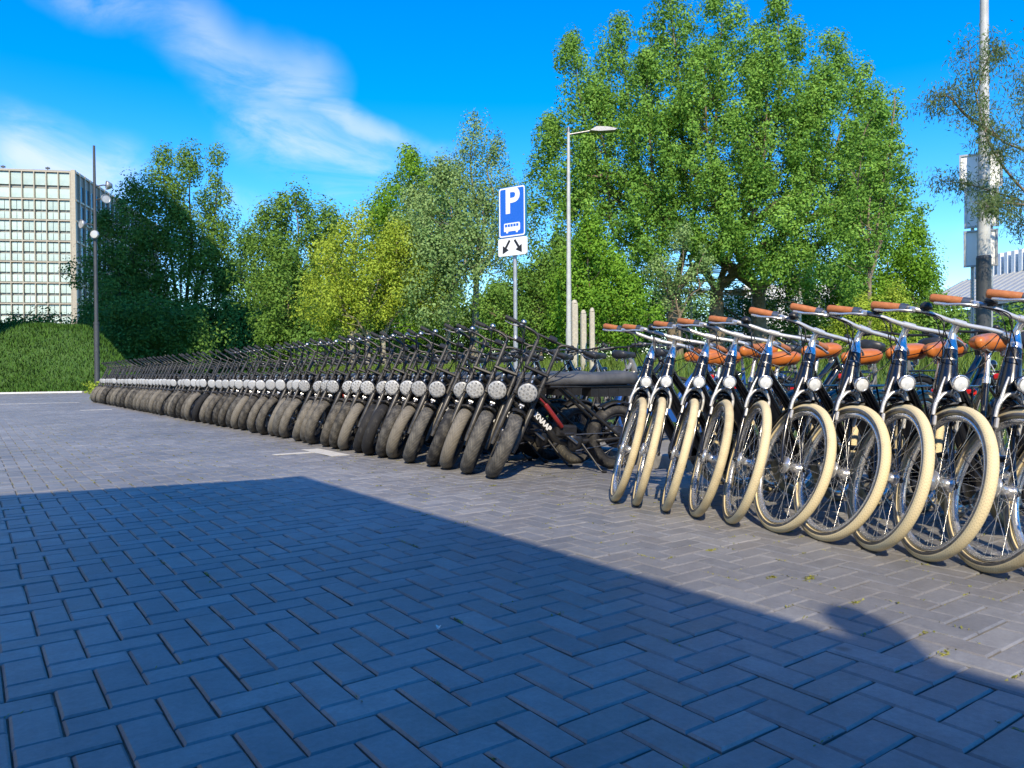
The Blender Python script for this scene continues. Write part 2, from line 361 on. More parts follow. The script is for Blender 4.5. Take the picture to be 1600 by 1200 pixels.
# ================================================================== SETTING
def brick_mat(name, by_attr):
    m = bpy.data.materials.new(name); m.use_nodes = True; nt = m.node_tree; L = nt.links.new
    b = nt.nodes['Principled BSDF']; b.inputs['Roughness'].default_value = 0.5; b.inputs['Specular IOR Level'].default_value = 0.9
    ge = N(nt, 'ShaderNodeNewGeometry')
    if by_attr: t = N(nt, 'ShaderNodeAttribute', attribute_name='tint').outputs['Fac']
    else: t = N(nt, 'ShaderNodeObjectInfo').outputs['Random']
    cr = N(nt, 'ShaderNodeValToRGB'); L(t, cr.inputs[0]); e = cr.color_ramp.elements
    e[0].position = 0.0; e[0].color = (0.160, 0.160, 0.168, 1); e[1].position = 1.0; e[1].color = (0.240, 0.235, 0.235, 1)
    for p, c in ((0.35, (0.200, 0.198, 0.205, 1)), (0.7, (0.190, 0.182, 0.180, 1)), (0.88, (0.220, 0.218, 0.224, 1))):
        q = e.new(p); q.color = c
    big = N(nt, 'ShaderNodeTexNoise', i_Scale=0.55, i_Detail=4.0); L(ge.outputs['Position'], big.inputs['Vector'])
    fine = N(nt, 'ShaderNodeTexNoise', i_Scale=55.0, i_Detail=6.0, i_Roughness=0.75); L(ge.outputs['Position'], fine.inputs['Vector'])
    mid = N(nt, 'ShaderNodeTexNoise', i_Scale=7.0, i_Detail=5.0, i_Roughness=0.7); L(ge.outputs['Position'], mid.inputs['Vector'])
    def scaled(col, fac, lo, hi, a, b_):
        r = N(nt, 'ShaderNodeMapRange'); L(fac, r.inputs[0]); r.inputs[1].default_value = lo; r.inputs[2].default_value = hi; r.inputs[3].default_value = a; r.inputs[4].default_value = b_
        v = N(nt, 'ShaderNodeVectorMath', operation='SCALE'); L(col, v.inputs[0]); L(r.outputs[0], v.inputs['Scale']); return v.outputs[0]
    c = scaled(cr.outputs[0], big.outputs['Fac'], 0.3, 0.7, 0.80, 1.20)
    c = scaled(c, mid.outputs['Fac'], 0.3, 0.7, 0.80, 1.17)
    c = scaled(c, fine.outputs['Fac'], 0.3, 0.7, 0.84, 1.16)
    # a few dark oily spots
    vo = N(nt, 'ShaderNodeTexVoronoi', i_Scale=0.9); L(ge.outputs['Position'], vo.inputs['Vector'])
    sp = N(nt, 'ShaderNodeMapRange'); L(vo.outputs['Distance'], sp.inputs[0]); sp.inputs[1].default_value = 0.02; sp.inputs[2].default_value = 0.032; sp.inputs[3].default_value = 0.45; sp.inputs[4].default_value = 1.0
    v = N(nt, 'ShaderNodeVectorMath', operation='SCALE'); L(c, v.inputs[0]); L(sp.outputs[0], v.inputs['Scale'])
    L(v.outputs[0], b.inputs['Base Color'])
    bp = N(nt, 'ShaderNodeBump'); bp.inputs['Strength'].default_value = 0.35; bp.inputs['Distance'].default_value = 0.003
    L(fine.outputs['Fac'], bp.inputs['Height']); L(bp.outputs[0], b.inputs['Normal'])
    return m
M['brick'] = brick_mat('paver_concrete', False); M['brick_far'] = brick_mat('paver_concrete_field', True)
M['sand'] = mat('joint_sand', (0.20, 0.175, 0.14), (0.12, 0.108, 0.088), rough=0.95, scale=9, bump=0.5, bscale=200)
M['earth'] = mat('earth', (0.10, 0.085, 0.06), (0.07, 0.075, 0.04), rough=0.95, scale=0.3)
M['kerb'] = mat('kerb_concrete', (0.34, 0.33, 0.31), (0.25, 0.245, 0.235), rough=0.85, scale=6, bump=0.3, bscale=120)
M['slab'] = mat('pavement_slab', (0.27, 0.265, 0.25), (0.20, 0.195, 0.185), rough=0.88, scale=5, bump=0.3, bscale=100)
M['turf'] = mat('turf', (0.045, 0.11, 0.022), (0.08, 0.155, 0.034), rough=0.95, scale=2.2, bump=0.8, bscale=30)
M['thermo'] = mat('worn_road_paint', (0.62, 0.60, 0.55), (0.46, 0.44, 0.40), rough=0.7, scale=16, detail=8)
M['conc'] = mat('plain_concrete', (0.36, 0.355, 0.34), (0.30, 0.295, 0.285), rough=0.85, scale=1.5)
M['darkglass'] = mat('dark_window_glass', (0.02, 0.03, 0.04), rough=0.08, spec=0.8)
M['galv'] = mat('galvanised_pole', (0.46, 0.47, 0.48), (0.36, 0.37, 0.38), rough=0.42, metal=0.55, scale=12)
M['palepole'] = mat('pale_grey_pole', (0.50, 0.505, 0.50), (0.40, 0.405, 0.40), rough=0.5, scale=6)
M['darkpole'] = mat('anthracite_pole', (0.045, 0.05, 0.058), (0.06, 0.065, 0.072), rough=0.45, scale=6)
M['wood'] = mat('weathered_post_wood', (0.52, 0.47, 0.38), (0.40, 0.36, 0.29), rough=0.85, scale=14, bump=0.3)
M['bark'] = mat('brown_bark', (0.15, 0.115, 0.08), (0.25, 0.20, 0.145), rough=0.95, scale=5, bump=0.9, bscale=14)
M['palebark'] = mat('pale_bark', (0.36, 0.32, 0.25), (0.24, 0.21, 0.16), rough=0.9, scale=5, bump=0.5, bscale=16)
M['darkbark'] = mat('dark_bark', (0.055, 0.045, 0.035), (0.10, 0.08, 0.06), rough=0.95, scale=6, bump=0.8, bscale=16)

KERB_X, WALK_X, FAR_Y = 4.98, 7.6, 46.0
# one ground sheet out to the horizon
g = MB().add([(-1800, -1800, -0.11), (1800, -1800, -0.11), (1800, 1800, -0.11), (-1800, 1800, -0.11)], [(0, 1, 2, 3)], False).obj('ground', M['earth']); g['kind'] = 'structure'
# brick pavement: bed of joint sand, then every brick laid in herringbone
pav = MB().add([(-7, -6, -0.0095), (KERB_X+0.02, -6, -0.0095), (KERB_X+0.02, FAR_Y, -0.0095), (-7, FAR_Y, -0.0095)], [(0, 1, 2, 3)], False).obj('pavement', M['sand']); pav['kind'] = 'structure'
U = 0.10641; LX, LY = 0.28379, 2.03413
def brick_geo(la, lb):
    """bevelled brick top centred on its middle; la along a (=-y), lb along b (=x), in lattice cells"""
    j = 0.0024; hx, hy = lb*U/2-j, la*U/2-j; bv = 0.0065; d = 0.0055; z0 = -0.012
    top = [(-hx+bv, -hy+bv, 0), (hx-bv, -hy+bv, 0), (hx-bv, hy-bv, 0), (-hx+bv, hy-bv, 0)]
    rim = [(-hx, -hy, -d), (hx, -hy, -d), (hx, hy, -d), (-hx, hy, -d)]
    low = [(x, y, z0) for x, y, _ in rim]
    v = np.array(top+rim+low); f = [(0, 1, 2, 3)]+[(4+i, 4+(i+1) % 4, (i+1) % 4, i) for i in range(4)]+[(8+i, 8+(i+1) % 4, 4+(i+1) % 4, 4+i) for i in range(4)]
    return v, np.array(f)
BV = brick_geo(2, 1); BH = brick_geo(1, 2)
bl = []
for kind, (oa, ob), (la, lb) in ((0, (0, 0), (2, 1)), (1, (1, 1), (1, 2))):
    for i in range(-95, 140):
        b0 = ob+i; x = LX+U*(b0+lb/2)
        if x-lb*U/2 < -6.6 or x+lb*U/2 > KERB_X: continue
        for j in range(-140, 60):
            a0 = oa-i+4*j; y = LY-U*(a0+la/2)
            if y < -5 or y > FAR_Y-0.1: continue
            bl.append((kind, x, y))
bl = np.array(bl); nb = len(bl)
# the 300 that show largest become parts of their own
PX = np.array([proj(x, y, 0) for x, y in bl[:, 1:]])
infr = (PX[:, 2] > 0.3) & (PX[:, 0] > -25) & (PX[:, 0] < 1625) & (PX[:, 1] < 1225) & (PX[:, 1] > 580)
order = np.where(infr)[0]; order = order[np.argsort(PX[order, 2])][:300]
single = np.zeros(nb, bool); single[order] = True
mv = bpy.data.meshes.new('paver'); mv.from_pydata(BV[0].tolist(), [], BV[1].tolist()); mv.materials.append(M['brick'])
mh = bpy.data.meshes.new('paver_across'); mh.from_pydata(BH[0].tolist(), [], BH[1].tolist()); mh.materials.append(M['brick'])
dz = RNG.normal(0, 0.0012, nb); tx = RNG.normal(0, 0.006, nb); ty = RNG.normal(0, 0.006, nb)
for k in order:
    o = bpy.data.objects.new('paver', mv if bl[k, 0] == 0 else mh); o.location = (bl[k, 1], bl[k, 2], dz[k])
    o.rotation_euler = (tx[k], ty[k], RNG.normal(0, 0.006)); COL.objects.link(o); o.parent = pav
VV = []; TT = []
for kind, (v, f) in ((0, BV), (1, BH)):
    ids = np.where((bl[:, 0] == kind) & ~single)[0]
    q = v[f].reshape(-1, 3)                                          # 9 quads, unshared
    P = np.repeat(q[None], len(ids), 0)
    z = P[..., 2] + dz[ids][:, None] + P[..., 0]*ty[ids][:, None]*-1 + P[..., 1]*tx[ids][:, None]
    P = np.stack([P[..., 0]+bl[ids, 1][:, None], P[..., 1]+bl[ids, 2][:, None], z], -1)
    VV.append(P.reshape(-1, 3)); TT.append(np.repeat(RNG.random(len(ids)), q.shape[0]))
VV = np.concatenate(VV); TT = np.concatenate(TT)
o = bpy.data.objects.new('paver_field', quad_mesh('paver_field', VV, len(VV)//4, M['brick_far'], TT)); COL.objects.link(o); o.parent = pav; o['kind'] = 'stuff'

# kerb, raised walk, far kerb
kerb = MB().box((KERB_X+0.06, 18, -0.04), (0.10, 56, 0.24)).obj('kerb', M['kerb']); kerb['kind'] = 'structure'
km = MB().box((0, 0, 0), (0.12, 0.985, 0.30), bev=0.012).mesh('kerb_stone', M['kerb'])
for i in range(0, 40):
    o = bpy.data.objects.new('kerb_stone', km); o.location = (KERB_X+0.075, -3.5+i*1.0, -0.035+rnd.gauss(0, .002)); COL.objects.link(o); o.parent = kerb
walk = MB().add([(KERB_X+0.1, -10, 0.09), (WALK_X, -10, 0.09), (WALK_X, FAR_Y+0.3, 0.09), (KERB_X+0.1, FAR_Y+0.3, 0.09)], [(0, 1, 2, 3)], False).obj('sidewalk', M['slab']); walk['kind'] = 'structure'
fk = MB().box((-1.0, FAR_Y+0.08, 0.0), (12.2, 0.14, 0.16), bev=0.01).obj('far_kerb', M['white']); fk['kind'] = 'structure'

def sstep(t): t = np.clip(t, 0, 1); return t*t*(3-2*t)
def terr(x, y):
    x = np.asarray(x, float); y = np.asarray(y, float)
    a = 0.10+0.95*sstep((x-WALK_X)/6.5)*sstep((60-np.abs(y-10))/30)
    b = 0.06+4.0*sstep((y-FAR_Y-0.2)/9.0)*(0.08+0.92*sstep((10-x)/4))
    a = np.where(x < WALK_X, 0.05, a)
    return np.maximum(a, np.where(y > FAR_Y, b, 0))+0.05*np.sin(x*0.9+y*0.4)*np.sin(y*0.7-0.3*x)*(np.maximum(a, b) > 0.15)
xs = np.concatenate([np.linspace(-90, -6, 18), np.linspace(-4, WALK_X, 18), WALK_X+np.linspace(0.25, 30, 70), np.linspace(41, 150, 26)])
ys = np.concatenate([np.linspace(-30, 0, 16), np.linspace(1, FAR_Y-0.5, 70), FAR_Y+np.linspace(0.15, 14, 40), np.linspace(62, 190, 26)])
XX, YY = np.meshgrid(xs, ys, indexing='ij'); ZZ = terr(XX, YY); bk = MB(); idx = {}
vs = np.stack([XX, YY, ZZ], -1).reshape(-1, 3).tolist(); fs = []
for i in range(len(xs)-1):
    for j in range(len(ys)-1):
        xm, ym = (xs[i]+xs[i+1])/2, (ys[j]+ys[j+1])/2
        if xm < WALK_X and ym < FAR_Y+0.1: continue
        k = i*len(ys)+j; fs.append((k, k+len(ys), k+len(ys)+1, k+1))
bk.add(vs, fs, True); bank = bk.obj('grass_bank', M['turf']); bank['kind'] = 'structure'

# grass blades (nobody could count them)
M['blade'] = leaf_mat('grass_blade', (0.10, 0.19, 0.025), (0.30, 0.42, 0.09), 0.35)
M['bladedark'] = leaf_mat('bank_grass_blade', (0.050, 0.150, 0.024), (0.130, 0.270, 0.050), 0.3)
def blades(name, n, xr, yr, h, w, mat_, keep=None, clump=0.0):
    x = RNG.uniform(*xr, n); y = RNG.uniform(*yr, n)
    if clump:
        m_ = 0.5+0.5*np.sin(x*1.3+np.sin(y*0.8)*2)*np.sin(y*1.1+1.3*np.sin(x*.6)); kk = RNG.random(n) < (1-clump)+clump*m_; x, y = x[kk], y[kk]
    if keep is not None: kk = keep(x, y); x, y = x[kk], y[kk]
    n = len(x); z = terr(x, y)-0.02; th = RNG.uniform(0, 2*PI, n); hh = h*RNG.uniform(0.5, 1.25, n); ww = w*RNG.uniform(.6, 1.3, n)
    ln = RNG.normal(0, 0.35, (n, 2))*hh[:, None]
    c, s = np.cos(th)*ww, np.sin(th)*ww
    V = np.zeros((n, 3, 3)); V[:, 0] = np.stack([x-c, y-s, z], 1); V[:, 1] = np.stack([x+c, y+s, z], 1); V[:, 2] = np.stack([x+ln[:, 0], y+ln[:, 1], z+hh], 1)
    nr = np.stack([RNG.normal(0, .3, n)-0.25, RNG.normal(0, .3, n)-0.3, np.full(n, 0.9)], 1); nr /= np.linalg.norm(nr, axis=1)[:, None]
    t = np.repeat(np.clip(RNG.normal(0.5, 0.22, n), 0, 1), 3)
    o = bpy.data.objects.new(name, quad_mesh(name, V.reshape(-1, 3), n, mat_, t, tri=True, nrm=np.repeat(nr, 3, 0))); COL.objects.link(o); o['kind'] = 'stuff'
    return o
tag(blades('verge_grass', 120000, (WALK_X, 19), (-3, 34), 0.30, 0.008, M['blade'], clump=0.5), 'tall yellow green grass behind the parked bikes', 'grass')
tag(blades('bank_grass', 70000, (-4, 16), (FAR_Y+0.3, FAR_Y+11), 0.22, 0.022, M['bladedark'], clump=0.3), 'dark green grass covering the far bank', 'grass')
# moss and weeds in the joints
M['moss'] = leaf_mat('joint_moss', (0.16, 0.18, 0.03), (0.46, 0.44, 0.12), 0.3)
def moss():
    cs = []
    cand = np.where(infr & (bl[:, 2] < 16))[0]
    for k in RNG.choice(cand, min(1700, len(cand)), replace=False):
        lit = bl[k, 1] > 2.3 or bl[k, 2] > 6.3
        if not lit and RNG.random() < 0.82: continue
        hx, hy = (U/2, U) if bl[k, 0] == 0 else (U, U/2)
        along = RNG.uniform(-1, 1); L_ = RNG.uniform(0.02, 0.10)
        if RNG.random() < 0.5: p0 = (bl[k, 1]+hx, bl[k, 2]+along*hy); dv = (0, 1)
        else: p0 = (bl[k, 1]+along*hx, bl[k, 2]-hy); dv = (1, 0)
        dens = RNG.choice([4, 9, 22], p=[.5, .33, .17])
        for q in range(dens):
            t = RNG.uniform(-L_, L_); cs.append((p0[0]+dv[0]*t+RNG.normal(0, .0022), p0[1]+dv[1]*t+RNG.normal(0, .0022), 1.0))
    for (px, py) in ((770, 759), (1206, 902), (1478, 1022), (1096, 800), (1500, 850), (1264, 905), (1338, 942), (1110, 860), (1265, 902)):
        d = CAMM.T @ np.array([(px-800)/F_PX, (py-600)/F_PX, 1.0]); t = -CAM_H/d[2]; c0 = d[:2]*t
        for q in range(45): cs.append((c0[0]+RNG.normal(0, .018), c0[1]+RNG.normal(0, .006), 1.1))
    cs = np.array(cs); n = len(cs); th = RNG.uniform(0, 2*PI, n); sz = RNG.uniform(.0025, .007, n)*cs[:, 2]; h = RNG.uniform(.002, .010, n)*cs[:, 2]
    c, s = np.cos(th)*sz, np.sin(th)*sz; V = np.zeros((n, 4, 3)); z = -0.003
    V[:, 0] = np.stack([cs[:, 0]-c, cs[:, 1]-s, np.full(n, z)], 1); V[:, 1] = np.stack([cs[:, 0]+s*.6, cs[:, 1]-c*.6, z+h*.6], 1)
    V[:, 2] = np.stack([cs[:, 0]+c, cs[:, 1]+s, z+h], 1); V[:, 3] = np.stack([cs[:, 0]-s*.6, cs[:, 1]+c*.6, z+h*.7], 1)
    nr = np.tile(np.array([[-.2, -.2, .96]]), (n*4, 1))
    o = bpy.data.objects.new('joint_moss', quad_mesh('joint_moss', V.reshape(-1, 3), n, M['moss'], np.repeat(np.clip(RNG.normal(.5, .25, n), 0, 1), 4), nrm=nr)); COL.objects.link(o); o['kind'] = 'stuff'
    tag(o, 'yellow green moss and seeds lying in the paving joints', 'moss')
moss()
# painted bay marks, 4 mm above the bricks
def mark(rects, label):
    b = MB()
    for i, (x0, x1, y0, y1) in enumerate(rects): b.box(((x0+x1)/2, (y0+y1)/2, 0.0035), (x1-x0, y1-y0, 0.004))
    return tag(b.obj('bay_marking', M['thermo']), label, 'road marking', 'bay markings on the paving')
mark([(3.05, 3.25, 7.40, 8.27), (2.62, 3.0495, 7.87, 7.98)], 'white T shaped bay mark near the front of the fat tyre row')
mark([(2.3, 3.0, 21.5, 21.7)], 'short white bay mark beside the far tyres')
mark([(0.4, 3.0, 28.3, 28.5)], 'long white bay line across the far paving')
# bits of litter
lit = MB()
def leafscrap(px, py, s, label):
    d = CAMM.T @ np.array([(px-800)/F_PX, (py-600)/F_PX, 1.0]); t = -CAM_H/d[2]; c0 = d[:2]*t; b = MB()
    b.add([(c0[0]+s*math.cos(a)*k, c0[1]+s*math.sin(a)*k, .004+.006*((i*7) % 3)) for i, (a, k) in enumerate(((0, 1), (1.1, .7), (2.2, 1.1), (3.3, .6), (4.4, 1), (5.5, .7)))], [(0, 1, 2, 3, 4, 5)], False)
    b.add([(c0[0], c0[1], .001)]+[(c0[0]+s*math.cos(a)*.4, c0[1]+s*math.sin(a)*.4, .002) for a in (0, 2, 4)], [(0, 1, 2), (0, 2, 3), (0, 3, 1)], False)
    tag(b.obj('paper_scrap', M['white']), label, 'litter')
leafscrap(686, 984, 0.011, 'tiny white paper scrap in the shaded paving')

# ---- unseen blocks added outside the frame to throw shadows into it
def shadow_caster(name, label, x0, x1, y0, y1, h, nfl, ncol, lamp=False):  # plain block with windows, added out of view as a shadow caster
    t = empty(name, label, 'building', (0, 0, 0))
    MB().box(((x0+x1)/2, (y0+y1)/2, h/2-0.05), (x1-x0, y1-y0, h-0.1), bev=0.02).obj('wall', M['conc'], t)
    MB().box(((x0+x1)/2, (y0+y1)/2, h-0.05+0.002), (x1-x0+0.06, y1-y0+0.06, 0.1)).obj('roof', M['conc'], t)
    wy = (y1-y0)/ncol; fh = h/nfl; me = MB().box((0, 0, 0), (0.06, wy*0.7, fh*0.5), bev=0.01).mesh('window', M['darkglass'])
    for i in range(nfl):
        for j in range(ncol):
            o = bpy.data.objects.new('window', me); o.location = (x1, y0+wy*(j+.5), fh*(i+.55)); COL.objects.link(o); o.parent = t
    return t
blk = shadow_caster('near_shadow_block', 'unseen low flat roofed block added to cast the shadow on the near paving', -9.0, -1.035-0.03, -14.0, 1.46, 4.6, 1, 6)  # unseen block, added and sized for the shadow on the near paving
# unseen wedge added at the roof end to slant the end of the cast shadow
MB().prism([(-1.06, 1.46), (-9.0, 1.46), (-9.0, 3.0), ], 4.49, 4.59, axis='z').obj('shadow_wedge', M['conc'], blk)
bx = MB()
off = np.array(SD)*4.6/math.tan(SUN_EL)
lp = []
for px, py in ((1288, 948), (1312, 944), (1345, 953), (1385, 972), (1420, 996), (1445, 1018), (1470, 1043), (1478, 1060), (1425, 1060), (1410, 1044), (1392, 1030), (1364, 1012), (1330, 994), (1300, 976), (1282, 960)):
    d = CAMM.T @ np.array([(px-800)/F_PX, (py-600)/F_PX, 1.0]); t = -CAM_H/d[2]; lp.append((d[0]*t, d[1]*t))
bx.prism([(a-off[0], b-off[1]) for a, b in lp], 4.575, 4.60, axis='z'); bx.obj('shadow_blade', M['darkpole'], blk)  # flat unseen blade, shaped to cast the small tapered shadow beside the edge
shadow_caster('shade_tower', 'unseen tall grey tower added to shade the far trees', -46, -12, 33.4, 84, 73, 14, 9)  # unseen tower, added and placed so its shadow falls on the far trees

# ================================================================== TREES
RIGHT = np.array([cy_, -sy_]); FWD = np.array([sy_, cy_])
M['leaf_poplar'] = leaf_mat('poplar_leaf', (0.085, 0.205, 0.026), (0.28, 0.49, 0.088), 0.28)
M['leaf_silver'] = leaf_mat('silver_leaf', (0.105, 0.205, 0.055), (0.33, 0.46, 0.17), 0.25)
M['leaf_bright'] = leaf_mat('bright_leaf', (0.10, 0.23, 0.020), (0.27, 0.48, 0.05), 0.34)
M['leaf_yellow'] = leaf_mat('yellow_green_leaf', (0.20, 0.29, 0.028), (0.47, 0.58, 0.075), 0.34)
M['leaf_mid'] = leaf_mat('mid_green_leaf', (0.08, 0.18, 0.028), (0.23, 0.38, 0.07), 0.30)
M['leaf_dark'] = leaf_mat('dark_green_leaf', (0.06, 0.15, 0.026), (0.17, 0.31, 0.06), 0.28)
M['leaf_willow'] = leaf_mat('willow_leaf', (0.075, 0.125, 0.04), (0.2, 0.28, 0.1), 0.3)

def leaves(cent, nper, spread, size, aspect=0.62, droop=0.0, ctint=None, updir=0.35):
    """diamond leaves scattered round cluster centres"""
    n = len(cent)*nper; c = np.repeat(cent, nper, 0)
    g = RNG.normal(0, 1, (n, 3)); g *= (RNG.random(n)**0.35/np.linalg.norm(g, axis=1))[:, None]
    sz_ = np.repeat(RNG.uniform(0.6, 1.3, len(cent)), nper)[:, None]
    p = c+g*spread*sz_
    p[:, 2] -= droop*RNG.random(n)
    nr = g*1.35+RNG.normal(0, 0.34, (n, 3))+np.array([-0.1, -0.12, updir]); nr /= np.linalg.norm(nr, axis=1)[:, None]
    a = np.cross(nr, RNG.normal(0, 1, (n, 3))); a /= np.linalg.norm(a, axis=1)[:, None]; b = np.cross(nr, a)
    s = size*RNG.uniform(0.6, 1.25, n)[:, None]
    V = np.stack([p-a*s*0.5, p+b*s*0.5*aspect+nr*s*0.05, p+a*s*0.5, p-b*s*0.5*aspect+nr*s*0.05], 1)
    ct = RNG.normal(0, 0.16, len(cent)) if ctint is None else ctint
    t = np.clip(0.42+np.repeat(ct, nper)*1.35+RNG.normal(0, 0.11, n), 0, 1)
    return V.reshape(-1, 3), np.repeat(t, 4)

LEAF_N, LEAF_S = 1.6, 1.06
def tree(name, label, group, D, trunk_px, plumes, leafm, size, nclu, nper, cr=0.55, barkm='bark', tr=0.22, trunk_bot=None, lean=0.0, fork_z=None, seed=0, aspect=0.62, zs=1.3, bare=0.0, multi=1, twig=0.012, limb_k=1.0, extra=None):
    global RNG
    RNG = np.random.default_rng(100+seed)
    P0 = at_depth(trunk_px, 560, D); bx, by = P0[0], P0[1]; bz = float(terr(bx, by))-0.05
    root = empty(name, label, 'tree', (bx, by, bz), 0, group)
    tk = MB(); br = MB(); C = []; CT = []
    tot = sum((pl[4]*abs(pl[3]-pl[2])) for pl in plumes)
    zf = fork_z if fork_z is not None else 2.0
    bases = [(bx+RIGHT[0]*o_, by+RIGHT[1]*o_) for o_ in (np.linspace(-1, 1, multi)*(0.78*multi if D == 42 else 0.25*multi) if multi > 1 else [0.0])]
    for q, (cx, cy) in enumerate(bases):
        if multi > 1: pass
        tk.tube(spline([(cx, cy, bz-0.3), (cx+0.02, cy, bz+zf*0.35), (cx+lean*zf*.5, cy, bz+zf*0.7), (cx+lean*zf, cy, bz+zf+0.4)], 4), [tr*(1.35-0.55*min(1, i/13)) if i else tr*1.6 for i in range(13)], n=9)
    for k, (px, dd, yt, yb, rp) in enumerate(plumes):
        d = D+dd; t0 = at_depth(px, yt, d); b0 = at_depth(px, yb, d); z1, z0 = t0[2], b0[2]; r = rp*d/F_PX; ax, ay = t0[0], t0[1]
        s0 = bases[k % len(bases)]
        # limb
        top = np.array([ax, ay, z0+(z1-z0)*0.93]); start = np.array([s0[0]+lean*zf, s0[1], bz+zf]); midz = max(bz+zf+0.3+0.55*math.hypot(ax-s0[0], ay-s0[1]), z0+(z1-z0)*0.25)
        mid = np.array([ax*0.8+s0[0]*0.2+RNG.normal(0, .15), ay*0.8+s0[1]*0.2+RNG.normal(0, .15), midz])
        quarter = start*0.45+mid*0.55+np.array([RNG.normal(0, .12), RNG.normal(0, .12), 0.25])
        lpath = spline([start, quarter, mid, (mid+top)/2+np.array([RNG.normal(0, .2), RNG.normal(0, .2), 0]), top], 5)
        lr = np.linspace(tr*0.62*limb_k, 0.02, len(lpath)); tk.tube(lpath, list(lr), n=6)
        ncl = max(4, int(nclu*0.62*rp*abs(yb-yt)/tot)); lp = np.array(lpath)
        for _ in range(ncl):
            t = RNG.random(); th = RNG.uniform(0, 2*PI)
            prof = (math.sin(PI*min(1, max(0, t))**0.8)**0.62)*(1-0.25*t)
            lump = 1+0.30*math.sin(3*th+7*t+k*2.1)*math.sin(9*t+th+k)
            rr = r*prof*lump*math.sqrt(RNG.uniform(0.12, 1.0))*(1 if RNG.random() > 0.1 else RNG.uniform(1.1, 1.45))
            c = np.array([ax+rr*math.cos(th), ay+rr*math.sin(th), z0+(z1-z0)*t+RNG.normal(0, .1)])
            C.append(c); CT.append(RNG.normal(0, .15)+0.10*(t-.5))
            if RNG.random() < 0.55:
                i = int(np.argmin(np.abs(lp[:, 2]-(c[2]-0.6*rr-0.2)))); a = lp[i]
                m_ = (a+c)/2+np.array([0, 0, -0.08*np.linalg.norm(c-a)]); br.tube([a, m_, c], [twig*1.8, twig*1.2, twig*0.5], n=3, caps=False)
    if extra: extra(tk, br, C, CT, np.array([bx, by, bz]))
    C = np.array(C); CT = np.array(CT)
    V, T = leaves(C, int(nper*LEAF_N*1.5), np.array([cr, cr, cr*zs])*1.12, size*LEAF_S, aspect, ctint=CT)
    off = np.array([bx, by, bz])
    for mb_, nm, mt in ((tk, 'trunk', barkm), (br, 'branches', barkm)):
        if not mb_.v: continue
        mb_.v = [tuple(np.array(q)-off) for q in mb_.v]; o = mb_.obj(nm, M[mt], root)
        if nm == 'branches': o['kind'] = 'stuff'
    o = bpy.data.objects.new('crown', quad_mesh('crown', V-off, len(V)//4, M[leafm], T)); COL.objects.link(o); o.parent = root
    RNG = np.random.default_rng(5000+seed)
    return root
GT = 'trees beyond the car park'
# plume = (pixel column, depth offset, top row, bottom row, half width in pixels)
tree('poplar_tree', 'huge full poplar with upright plumes, the tallest tree of all', GT, 42, 1120,
     [(895, 0, 62, 330, 61), (968, 1, 34, 330, 72), (1045, -1, -34, 330, 72), (1130, 0, -45, 340, 79), (1215, -1, -8, 330, 72), (1295, 1, 48, 330, 68), (1350, 0, 100, 330, 46), (1372, -1, 140, 390, 44), (858, 1, 185, 420, 53),
      (930, -2, 140, 430, 72), (1010, -3, 90, 390, 79), (1100, -3.5, 70, 400, 86), (1200, -3, 70, 415, 86), (1290, -2.5, 110, 420, 75), (1345, -2, 190, 420, 44), (1190, -4.5, 270, 430, 56), (1000, -4, 270, 440, 61), (1110, -4.5, 270, 400, 60), (1255, -4, 290, 450, 56), (1320, -3, 300, 470, 47), (905, -2, 260, 440, 51)],
     'leaf_poplar', 0.155, 2850, 58, cr=0.58, tr=0.40, fork_z=4.4, multi=3, seed=1, zs=1.3, limb_k=0.8)
tree('poplar_tree', 'tall slim silvery poplar with pale trunk behind the parking sign', GT, 40, 742,
     [(742, 0, 185, 330, 34), (772, 0.5, 215, 340, 34), (715, -0.5, 250, 380, 40), (752, -1, 300, 410, 48), (792, 1, 285, 420, 42)],
     'leaf_silver', 0.13, 380, 34, cr=0.55, tr=0.17, barkm='palebark', fork_z=5.0, seed=2, lean=0.03, aspect=0.55)
tree('birch_tree', 'grey green tree with thin pale stems left of the parking sign', GT, 37, 700,
     [(690, 0, 262, 450, 64), (650, 1, 300, 470, 56), (730, -1, 340, 440, 46), (672, -2, 370, 500, 55)],
     'leaf_silver', 0.14, 420, 46, cr=0.6, tr=0.12, barkm='palebark', fork_z=3.0, seed=3)
tree('lime_tree', 'bright green rounded tree rising behind the yellow green one', GT, 50, 630,
     [(640, 0, 240, 420, 62), (598, 1, 300, 470, 46), (690, 1, 262, 440, 50), (640, -2, 330, 520, 70)],
     'leaf_bright', 0.19, 430, 52, cr=0.75, tr=0.25, seed=4)
tree('acacia_tree', 'yellow green airy tree with branching pale stems at its foot', GT, 36, 575,
     [(560, 0, 330, 480, 66), (515, 0.5, 380, 505, 52), (620, 0, 352, 480, 58), (590, -1, 410, 492, 58), (530, -1, 440, 515, 46), (655, -0.5, 420, 498, 46)],
     'leaf_yellow', 0.13, 520, 40, cr=0.5, tr=0.11, barkm='palebark', fork_z=1.6, seed=5, multi=3)
tree('maple_tree', 'mid green broad tree between the dark clump and the yellow green tree', GT, 68, 460,
     [(460, 0, 296, 470, 66), (415, 1, 325, 500, 50), (510, 1, 320, 480, 45), (450, -3, 380, 560, 70), (520, -2, 400, 560, 50)],
     'leaf_mid', 0.26, 520, 46, cr=1.0, tr=0.35, seed=6)
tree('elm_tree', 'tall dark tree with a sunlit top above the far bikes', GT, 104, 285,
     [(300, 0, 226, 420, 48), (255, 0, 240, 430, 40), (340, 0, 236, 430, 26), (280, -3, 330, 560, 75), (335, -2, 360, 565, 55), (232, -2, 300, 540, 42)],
     'leaf_mid', 0.34, 720, 52, cr=1.35, tr=0.5, barkm='darkbark', seed=7)
